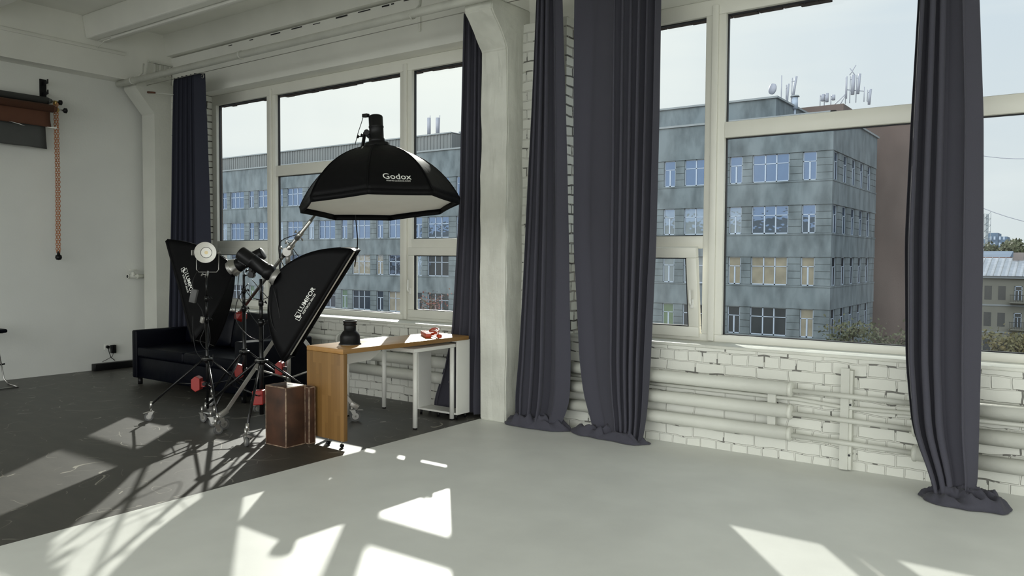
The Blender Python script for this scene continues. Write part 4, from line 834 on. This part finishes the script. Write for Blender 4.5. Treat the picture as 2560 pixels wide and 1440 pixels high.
# ---- flash heads
def flash(label, back, front, rr=0.052, ringr=0.085, reflector=True, handle=True):
    back, front = V(back), V(front); ax = (front - back).normalized(); Lh = (front - back).length
    t = thing('studio_flash', label, 'studio flash', (back + front) / 2, 'studio flashes on the stands')
    mb = MB(); mb.lathe(back, ax, [(-0.004, 0), (0.0, rr * 0.92), (0.01, rr), (Lh * 0.35, rr), (Lh * 0.36, rr * 1.05), (Lh * 0.40, rr * 1.05), (Lh * 0.41, rr), (Lh * 0.78, rr), (Lh * 0.8, rr * 1.12), (Lh * 0.94, rr * 1.12), (Lh * 0.95, rr * 0.9), (Lh, rr * 0.9)], 28); mb.build('flash_body', 'black', t)
    mb = MB()
    for q in range(3):
        mb.tube([back + ax * Lh * (0.45 + 0.1 * q) + U_ * (rr + 0.001), back + ax * Lh * (0.50 + 0.1 * q) + U_ * (rr + 0.001)], 0.004, 6)
    mb.build('vent_strip', 'silver', t)
    sd = ax.cross(U_).normalized(); dn = ax.cross(sd).normalized()
    if dn.dot(U_) > 0: dn = -dn
    c = back + ax * Lh * 0.55
    mb = MB(); mb.cyl(c + dn * rr * 0.8, c + dn * (rr + 0.06), 0.022, seg=14); mb.cyl(c + dn * (rr + 0.045) - F_ * 0.035, c + dn * (rr + 0.045) + F_ * 0.035, 0.028, seg=16); knob(mb, c + dn * (rr + 0.05), -R_, 0.06, 0.01); mb.build('tilt_bracket', 'black', t)
    mb = MB(); mb.bbox(-0.03, 0.05, -0.02, 0.02, rr * 0.9, rr + 0.016, 0.006, 2, 0, Matrix.Translation(back + ax * 0.06) @ Matrix((ax, ax.cross(U_).normalized(), ax.cross(U_).normalized().cross(ax) * -1)).transposed().to_4x4()); mb.build('handle', 'black', t)
    mb = MB(); mb.lathe(back, -ax, [(0.0045, 0.0), (0.005, rr * 0.75), (0.003, rr * 0.8)], 24); mb.build('control_panel', 'rubber', t)
    if reflector:
        mb = MB(); mb.lathe(front, ax, [(-0.03, rr * 1.0), (-0.02, ringr * 0.9), (0.03, ringr * 1.06), (0.035, ringr * 1.10), (0.03, ringr * 1.04), (-0.015, ringr * 0.85)], 32); mb.build('adapter_ring', 'silver', t)
    return t
a_r = (rg - V((-6.22, 4.44, 1.575))).normalized()
flash('black studio flash behind the right strip softbox', rg - a_r * 0.40 + U_ * 0.01, rg - a_r * 0.03, 0.064, 0.08, False)
a_l = (R_ * -0.83 - U_ * 0.36 + F_ * 0.10).normalized()
flash('black studio flash with a silver adapter ring behind the left strip softbox', rg2 - a_l * 0.36 + U_ * 0.01, rg2 - a_l * 0.045, 0.062, 0.085)
mb_t = flash('black studio flash standing upright on top of the octagonal softbox', rg3 - dax * 0.26, rg3 - dax * 0.02, 0.058, 0.09, False)
mb = MB(); pm = rg3 - dax * 0.12 - R_ * 0.075
mb.tube([pm, pm - R_ * 0.02 + U_ * 0.0, MT + U_ * 0.03, MT], 0.014, 10); mb.cyl(pm - F_ * 0.03, pm + F_ * 0.03, 0.024, seg=14); mb.cyl(MT - F_ * 0.03, MT + F_ * 0.03, 0.02, seg=12)
knob(mb, pm - R_ * 0.03 - U_ * 0.03, -R_, 0.045, 0.01); mb.build('mount_arm', 'black', mb_t)
mb = MB(); mb.bbox(-0.035, 0.02, -0.018, 0.018, -0.014, 0.014, 0.004, 2, 0, Matrix.Translation(rg3 - dax * 0.265 - R_ * 0.075)); cable(mb, [rg3 - dax * 0.26 - R_ * 0.1, rg3 - dax * 0.2 - R_ * 0.12, rg3 - dax * 0.12 - R_ * 0.15, rg3 - dax * 0.02 - R_ * 0.18], 0.003); mb.build('trigger_plug', 'black', mb_t)
# ---- loose cables
mb = MB(); cable(mb, [(-5.10, 4.75, 1.95), (-5.12, 4.78, 1.85), (-5.15, 4.82, 1.70), (-5.25, 4.88, 1.50)], 0.005); mb.build('hanging_cable', 'black', label='thin black cable hanging below the left rim of the octagonal softbox', cat='cable')
B0 = V((-6.62, 4.88, 1.3)); mb = MB()
cable(mb, [rel(B0, -0.16, 0.16), rel(B0, -0.15, 0.0), rel(B0, -0.08, -0.12), rel(B0, 0.05, -0.14), rel(B0, 0.14, -0.05), rel(B0, 0.16, 0.12)])
cable(mb, [rel(B0, -0.20, 0.12), rel(B0, -0.21, -0.1), rel(B0, -0.12, -0.24), rel(B0, 0.0, -0.40), rel(B0, 0.08, -0.36), rel(B0, 0.14, -0.2), rel(B0, 0.2, -0.1)])
cable(mb, [rel(B0, -0.07, 0.05), rel(B0, 0.06, -0.1), rel(B0, 0.2, -0.26), rel(B0, 0.34, -0.4), rel(B0, 0.44, -0.48)])
mb.build('flash_cables', 'black', label='tangle of black cables looped between the two middle stands below the flash heads', cat='cable')
mb = MB(); C0 = V((-6.08, 4.48, 1.2))
cable(mb, [rel(C0, -0.1, 0.14), rel(C0, -0.2, -0.02), rel(C0, -0.21, -0.2), rel(C0, -0.1, -0.34), rel(C0, 0.02, -0.38), rel(C0, 0.12, -0.33)])
cable(mb, [rel(C0, 0.11, 0.16, -0.02), rel(C0, 0.10, -0.05, -0.03), rel(C0, 0.14, -0.25, -0.04), rel(C0, 0.20, -0.3, -0.04), rel(C0, 0.19, -0.1, -0.04), rel(C0, 0.14, 0.1, -0.03)])
mb.build('flash_cables', 'black', label='black cable loops hanging in front of the right strip softbox rear', cat='cable')
mb = MB(); cable(mb, [PV + bd_ * 0.3 - R_ * 0.02, PV + U_ * 0.10 - R_ * 0.05, PV + U_ * 0.02 - R_ * 0.09, PV - U_ * 0.12 - R_ * 0.06, PV - U_ * 0.2 + R_ * 0.03, PV - U_ * 0.02 + R_ * 0.05, PV + U_ * 0.08 + R_ * 0.0, PV - U_ * 0.1 + R_ * 0.13], 0.004); mb.build('boom_cable', 'black', label='black cable wrapped round the pivot of the boom arm', cat='cable')
mb = MB()
def crumple(u, v): return V((-7.25 + 0.2 * u, 5.72 + 0.12 * v, 0.725 + 0.04 * noise.noise(V((u * 4, v * 4, 2))) + 0.04 * v))
mb.grid(crumple, 10, 8); mb.build('plastic_bag', 'silver', label='crumpled shiny bag on the sofa backrest behind the stands', cat='bag', solid=0.002)
# ================================================================== OUTSIDE
YB = 55.67; XC = -13.62; ROWS = [(6.94, 8.88), (3.30, 5.27), (-0.30, 1.68), (-3.87, -1.90), (-7.45, -5.5)]
mb = MB(); mb.box(-120, 60, 7.1, 400, -14.3, -14.0); struct(mb, 'ground', 'asph')
ob_ = thing('office_building', 'long grey concrete office block with rows of blue windows across the street', 'building', (XC, YB, -14))
cols = []
for k in range(0, 14):
    cols.append((-15.14 - 5.15 * k, 0.90, 'n')); cols.append((-17.80 - 5.15 * k, 2.55, 'w'))
cols = [c for c in cols if c[0] > -86]; cols.sort(key=lambda c: -c[0])
mb = MB(); mb.box(-92, XC - 0.3, YB + 0.3, YB + 13.9, -14, 11.2)
def facade(mb, wins, a0, a1, put):
    """spandrel bands plus piers with open joints; put(a0,a1,d0,d1,z0,z1) adds a box"""
    zz = [11.43] + [z for r in ROWS for z in (r[1], r[0])] + [-14]
    for i in range(0, len(zz), 2):
        put(a0, a1, 0.0, 0.3, zz[i + 1], zz[i])
        if i: put(a0, a1, -0.04, 0.0, zz[i] - 0.10, zz[i])
        if i + 1 < len(zz) - 1: put(a0, a1, -0.03, 0.0, zz[i + 1], zz[i + 1] + 0.07)
    edges = [a0] + [e for c in wins for e in c] + [a1]
    for r0, r1 in ROWS:
        for i in range(0, len(edges), 2):
            if edges[i + 1] - edges[i] > 0.05:
                put(edges[i], edges[i + 1], 0.08, 0.3, r0, r1)
                h = (r1 - r0) / 4
                for k in range(4): put(edges[i] + 0.02, edges[i + 1] - 0.02, 0.03, 0.08, r0 + k * h + 0.02, r0 + (k + 1) * h - 0.02)
fw = sorted((c[0] - c[1] / 2, c[0] + c[1] / 2) for c in cols)
facade(mb, fw, -92, XC, lambda a, b, d0, d1, z0, z1: mb.box(a, b, YB + d0, YB + d1, z0, z1))
sw = [(56.15 + 2.60 * k, 57.35 + 2.60 * k) for k in range(5)]
facade(mb, sw, YB, 69.6, lambda a, b, d0, d1, z0, z1: mb.box(XC - d1, XC - d0, max(a, YB + 0.31) if d0 >= 0 else a, b, z0, z1))
mb.build('facade_wall', 'conc', ob_)
mb = MB(); mb.box(-92, XC + 0.12, YB - 0.12, YB + 0.2, 11.36, 11.50); mb.box(XC - 0.2, XC + 0.12, YB - 0.12, 69.8, 11.36, 11.50); mb.build('parapet_coping', 'hazeg', ob_)
mb = MB(); mb.box(-48.5, -18.45, 58.7, 68, 11.2, 13.40); mb.build('attic_storey', 'conc', ob_)
mb = MB(); mb.box(-92, -48.5, 57.4, 68, 11.2, 13.25)
x = -92
while x < -48.6: mb.box(x, x + 0.10, 57.34, 57.40, 11.45, 13.2); x += 0.42
mb.build('ribbed_metal_band', 'metalroof', ob_)
mb = MB(); mb.box(-48.6, -18.3, 58.55, 68.1, 13.36, 13.50); mb.box(-92, -48.5, 57.25, 68, 13.2, 13.32); mb.build('roof_edge', 'hazeg', ob_)
rnd = random.Random(11); mbs = MB()
def far_window(put, parent, w, h, kind, pm, stuff=None):
    mb = stuff[0] if stuff else MB(); t = 0.055
    def bar(a, b, c, d): put(mb, a, b, c, d, 0.13, 0.19, 0)
    bar(0, w, 0, t * 1.3); bar(0, w, h - t, h); bar(0, t, 0, h); bar(w - t, w, 0, h)
    zt = h * 0.66
    bar(0, w, zt - t / 2, zt + t / 2)
    if kind == 'n': bar(w / 2 - t, w / 2 + t, 0, zt)
    else:
        for f in (0.345, 0.655): bar(w * f - t * 0.8, w * f + t * 0.8, 0, h)
    bar(-0.05, w + 0.05, -0.05, 0.0)
    if stuff: put(mb, 0.02, w - 0.02, 0.02, h - 0.02, 0.165, 0.17, 1); return
    o = mb.build('window', 'wframe', parent)
    g = MB(); put(g, 0.02, w - 0.02, 0.02, h - 0.02, 0.165, 0.17, 0); g.build('pane', pm, o)
for ci, (cx, w, kd) in enumerate(cols):
    far = -47 < cx < -27
    for ri, (z0, z1) in enumerate(ROWS[:4]):
        x0 = cx - w / 2
        def put(mb, a, b, c, d, d0, d1, mi, x0=x0, z0=z0): mb.box(x0 + a, x0 + b, YB + d0, YB + d1, z0 + c, z0 + d, mi)
        r = rnd.random()
        pm = {0: 'pblue', 1: 'pblue' if r < 0.75 else 'pwhite', 2: 'pbeige' if r < 0.65 else ('pwhite' if r < 0.8 else 'pdark'), 3: 'pdark' if r < 0.6 else ('pgreen' if r < 0.72 else 'pbeige' if r < 0.85 else 'pwhite')}[ri]
        if ri == 3 and cx > -22: pm = 'pbeige' if ci == 0 else 'pdark'
        if ri == 2 and cx > -22: pm = 'pbeige'
        far_window(put, ob_, w, z1 - z0, kd, pm, (mbs,) if far else None)
mbs.build('window', ['wframe', 'pblue'], ob_, kind='stuff')
for (y0, y1) in sw:
    for ri, (z0, z1) in enumerate(ROWS[:4]):
        def put(mb, a, b, c, d, d0, d1, mi, y0=y0, z0=z0): mb.box(XC - d1, XC - d0, y0 + a, y0 + b, z0 + c, z0 + d, mi)
        far_window(put, ob_, y1 - y0, z1 - z0, 'n', 'pblue' if ri < 2 else 'pdark')
# brick building behind
tb_ = thing('brick_building', 'tall windowless brown brick building behind the right end of the concrete block', 'building', (-12, 72, -14))
mb = MB(); mb.box(-21, -10.6, 72, 90, -14, 13.2); mb.build('lower_block', 'brownfar', tb_)
mb = MB(); mb.box(-20.7, -16.9, 72.2, 84, 13.2, 14.95); mb.build('upper_block', 'brownfar', tb_)
mb = MB()
for z in (-8, -2, 3, 8): mb.box(-15.0, -14.2, 71.85, 72.0, z, z + 2.6)
mb.build('pilaster', 'brownfar', tb_)
# antennas
def antenna(label, x, y, z0, els, dish=None, struts=None):
    t = thing('antenna_mast', label, 'antenna', (x, y, z0))
    for (dx, h0, h1, w, lean) in els:
        mb = MB(); mb.tube([(x + dx, y, z0), (x + dx + lean * 0.3, y, z0 + h1 * 0.98)], 0.035, 6); mb.build('mast_pole', 'ant', t)
        if w:
            mb = MB(); mb.tube([(x + dx + w * 0.8, y - 0.1, z0 + h0), (x + dx + w * 0.8 + lean, y - 0.1, z0 + h1)], w / 2, 8); mb.build('antenna_panel', 'ant', t)
            mb = MB()
            for q in (0.2, 0.8): mb.tube([(x + dx, y, z0 + h0 + (h1 - h0) * q), (x + dx + w * 0.8 + lean * q, y - 0.1, z0 + h0 + (h1 - h0) * q)], 0.03, 5)
            mb.build('mount_clamp', 'ant', t)
    if dish:
        mb = MB(); mb.lathe((x + dish[0], y - 0.3, z0 + dish[1]), (-0.55, -0.8, 0.05), [(0, 0.0), (0.05, dish[2] * 0.6), (0.16, dish[2]), (0.30, dish[2]), (0.30, 0.0)], 24); mb.build('dish', 'ant', t)
    if struts:
        mb = MB()
        for a, b in struts: mb.tube([(x + a[0], y, z0 + a[1]), (x + b[0], y, z0 + b[1])], 0.04, 5)
        mb.build('strut', 'ant', t)
antenna('rooftop antenna mast with a round dish at the right end of the concrete attic', -19.4, 63, 13.1, [(0.0, 0, 2.9, 0, 0), (0.35, 0.6, 2.1, 0.16, 0.1), (0.75, 0.9, 2.6, 0.20, 0.25), (0.05, 0.0, 0.9, 0.14, 0)], dish=(-0.42, 1.75, 0.42))
antenna('cluster of tall antenna panels on the brick building roof', -16.8, 72.4, 14.95, [(0, 0.4, 2.3, 0.12, 0), (0.35, 0.7, 2.35, 0.30, 0.05), (0.85, 0.7, 2.4, 0.22, 0.12), (1.5, 0.0, 1.3, 0.0, 0), (1.75, -0.3, 1.0, 0.22, 0.1)], struts=[((-0.9, 0), (0.1, 0.9)), ((-0.4, 0), (0.1, 0.9)), ((0, 1.2), (1.5, 0.9)), ((0.3, 2.4), (0.8, 3.2)), ((0.7, 2.4), (0.3, 3.0))])
antenna('low group of box-shaped antennas left of the tall cluster on the brick roof', -18.9, 72.4, 14.95, [(0, 0.4, 1.0, 0.32, 0), (0.35, 0.3, 1.05, 0.3, 0), (0.9, 0.4, 0.85, 0.3, 0)])
antenna('pair of slim antenna panels on the roof seen through the left window', -53.9, 60, 13.2, [(0, 0.7, 2.3, 0.36, 0), (0.35, 0, 2.6, 0, 0)])
antenna('second slim antenna panel on the roof seen through the left window, right of its twin', -52.75, 60, 13.2, [(0, 0.7, 2.2, 0.36, 0), (0.4, 0, 2.5, 0, 0.3)])
t = thing('roof_vent', 'round metal vent pipe with a cap on the concrete roof beside the antennas', 'vent', (-18.35, 63, 12.2))
mb = MB(); mb.cyl((-18.35, 63, 12), (-18.35, 63, 13.3), 0.10, seg=12); mb.cyl((-18.35, 63, 13.2), (-18.35, 63, 14.1), 0.24, seg=16); mb.build('vent_pipe', 'wframe', t)
mb = MB(); mb.cyl((-18.35, 63, 14.15), (-18.35, 63, 14.25), 0.36, 0.30, seg=16); mb.build('vent_cap', 'hazeg', t)
# trees
def tree(label, x, y, zb, h, w, lm, n, seed, lsz=0.16, name='tree', sparse=0.0):
    rnd = random.Random(seed); t = thing(name, label, 'tree', (x, y, -14))
    mb = MB(); mb.tube([(x, y, -14), (x + 0.2, y, zb), (x, y, zb + h * 0.8)], [0.25, 0.14, 0.04], 8)
    br = []
    for i in range(22):
        z = zb + h * rnd.uniform(-0.1, 0.75); an = rnd.uniform(0, 2 * PI); l = w * rnd.uniform(0.5, 1.0)
        e = V((x + math.cos(an) * l, y + math.sin(an) * l, z + l * 0.5)); mb.tube([(x, y, z), ((x + e.x) / 2, (y + e.y) / 2, z + l * 0.3), e], [0.05, 0.03, 0.012], 5); br.append((V((x, y, z)), e))
    mb.build('trunk', 'bark', t)
    mb = MB()
    for i in range(n):
        a, b = rnd.choice(br); f = rnd.uniform(0.25, 1.15) ; p = a.lerp(b, f) + V((rnd.gauss(0, 0.22), rnd.gauss(0, 0.22), rnd.gauss(0, 0.22))) * (1 + w * 0.25)
        u = V((rnd.gauss(0, 1), rnd.gauss(0, 1), rnd.gauss(0, 1))).normalized(); v = u.orthogonal().normalized(); s_ = lsz * rnd.uniform(0.5, 1.2)
        mb.add([p - u * s_, p + v * s_ * 0.6, p + u * s_, p - v * s_ * 0.6], [(0, 1, 2, 3)])
    mb.build('foliage', lm, t, fixn=False)
tree('thin bush-like tree in front of the lowest windows seen through the left casement', -35.6, 40, -3.2, 2.4, 1.2, 'leafr', 520, 1, 0.08)
tree('dark leafy treetop before the short side wall of the concrete block', -10.9, 50, -5.2, 3.0, 1.5, 'leaf', 1500, 2, 0.12)
tree('dark green tree standing against the brown brick building', -8.4, 51, -7.0, 5.2, 2.0, 'leaf', 2200, 3, 0.14)
tree('yellowing tree in front of the old apartment house at the right edge', -3.2, 62, -7.6, 4.4, 1.9, 'leafy', 4200, 5, 0.15)
tree('green tree left of the yellowing one, half hidden by the last curtain', -6.2, 64, -8.6, 4.2, 1.7, 'leaf', 2600, 6, 0.15)
# old house on the right
YH = 90
h_ = thing('apartment_house', 'old plastered apartment house with a pale metal roof at the right edge', 'building', (-3, YH, -14))
mb = MB(); mb.box(-16, 8, YH, YH + 12, -14, -0.15); mb.build('house_wall', 'rowwall', h_)
mb = MB(); mb.box(-16, 8, YH - 0.35, YH, -0.25, -0.02); mb.box(-16, 8, YH - 0.08, YH, -2.95, -2.8); mb.box(-16, 8, YH - 0.08, YH, -5.6, -5.45); mb.build('cornice', 'hazeg', h_)
mb = MB(); mb.prism([(-16, YH - 0.5, -0.02), (-16, YH + 6, 1.75), (-16, YH + 12.5, -0.02)], (24, 0, 0)); mb.build('metal_roof', 'tin', h_)
mb = MB()
x = -15.8
while x < 8:
    mb.prism([(x, YH - 0.5, 0.0), (x, YH + 6, 1.77), (x, YH + 6, 1.83), (x, YH - 0.5, 0.06)], (0.05, 0, 0)); x += 0.6
mb.build('roof_seam', 'hazeg', h_)
mb = MB(); mb.bbox(-5.5, -4.6, YH + 5, YH + 6, 1.0, 2.3, 0.05); mb.build('chimney', 'pink', h_)
mb = MB(); mb.tube([(-3.4, YH + 2, 0.6), (-3.4, YH + 2, 1.3)], 0.04, 6); mb.build('roof_pipe', 'ant', h_)
for r_, z in enumerate((-2.35, -4.95, -7.6)):
    for q, x in enumerate((-7.5, -6.35, -5.0, -3.55, -2.2, -0.8)):
        mb = MB(); fr = x > -5.4
        mb.box(x, x + 0.62, YH - 0.02, YH + 0.05, z, z + 1.35); w_ = mb.build('window', 'darkwin', h_)
        if fr:
            f = MB()
            for a, b, c, d in ((0, 0.62, 1.30, 1.38), (0, 0.62, 0.95, 1.0), (0, 0.06, 0, 1.38), (0.56, 0.62, 0, 1.38), (0.28, 0.34, 0, 1.0)): f.box(x + a, x + b, YH - 0.07, YH - 0.02, z + c, z + d)
            f.build('window_frame', 'wframe', w_)
for z in (-2.6, -5.2):
    mb = MB(); mb.box(-5.35, -1.0, YH - 0.9, YH, z, z + 0.12); b_ = mb.build('balcony', 'rowwall', h_)
    f = MB(); f.box(-5.35, -1.0, YH - 0.9, YH - 0.86, z + 0.75, z + 0.80)
    x = -5.3
    while x < -1: f.box(x, x + 0.03, YH - 0.9, YH - 0.87, z + 0.1, z + 0.78); x += 0.14
    f.build('railing', 'darkwin', b_)
# far background
t = thing('pink_building', 'low pinkish building with a red-edged roof behind the old apartment house', 'building', (-10, 150, -14))
mb = MB(); mb.box(-18, -9.3, 150, 165, -14, 1.7); mb.build('building_wall', 'pink', t)
mb = MB(); mb.box(-18.2, -9.1, 149.7, 165, 1.7, 1.95); mb.build('roof_edge', 'rollb', t)
mb = MB(); mb.prism([(-18.2, 149.7, 1.95), (-18.2, 157, 3.0), (-18.2, 165, 1.95)], (9.1, 0, 0)); mb.build('roof', 'haze', t)
t = thing('distant_tower_block', 'hazy blue stepped apartment block far away at the right edge', 'building', (-23, 300, -14))
for q, (a, b, c) in enumerate(((-29, -24.5, 8.2), (-24.5, -21.8, 10.2), (-21.8, -19.3, 9.0), (-19.3, -18.4, 6.5))):
    mb = MB(); mb.box(a, b, 300 + q, 315, -14, c); mb.build('block', 'haze', t)
mb = MB()
for z in range(-2, 9, 2):
    for x in (-24.0, -22.9, -21.4, -20.3): mb.box(x, x + 0.5, 299.8, 300, z, z + 1.0)
mb.build('window_band', 'wframe', t)
t = thing('lattice_chimney', 'distant chimney inside a lattice frame beside the last curtain', 'chimney', (-24.6, 280, -14))
for x in (-24.5, -23.2):
    mb = MB(); mb.cyl((x, 280, -14), (x, 280, 15.4), 0.42, seg=10); mb.build('flue', 'hazeg', t)
mb = MB()
for x in (-23.9, -22.3): mb.box(x, x + 0.12, 279.4, 279.5, -10, 15.6)
for z in range(-8, 15, 2): mb.box(-23.9, -22.2, 279.4, 279.5, z, z + 0.12); mb.tube([(-23.9, 279.4, z), (-22.2, 279.4, z + 2)], 0.07, 4)
mb.build('lattice_frame', 'hazeg', t)
tree('distant green treetops on the right skyline', -13.8, 200, -1.0, 6.5, 3.6, 'leaf', 3500, 9, 0.5)
tree('distant green treetops at the very right edge of the skyline', -9.5, 190, -1.0, 5.5, 4.0, 'leaf', 3500, 10, 0.5)
for lb, a, b, sg in (('upper overhead wire crossing the sky at the right edge', (-8.2, 60, 9.4), (-2.0, 60, 8.0), 0.4), ('lower overhead wire sloping across the sky at the right edge', (-8.0, 60, 6.6), (-2.5, 60, 3.9), 0.3)):
    mb = MB(); mb.tube([V(a).lerp(V(b), k / 8) - V((0, 0, sg * 4 * k / 8 * (1 - k / 8))) for k in range(9)], 0.022, 5); mb.build('overhead_wire', 'ant', label=lb, cat='wire')
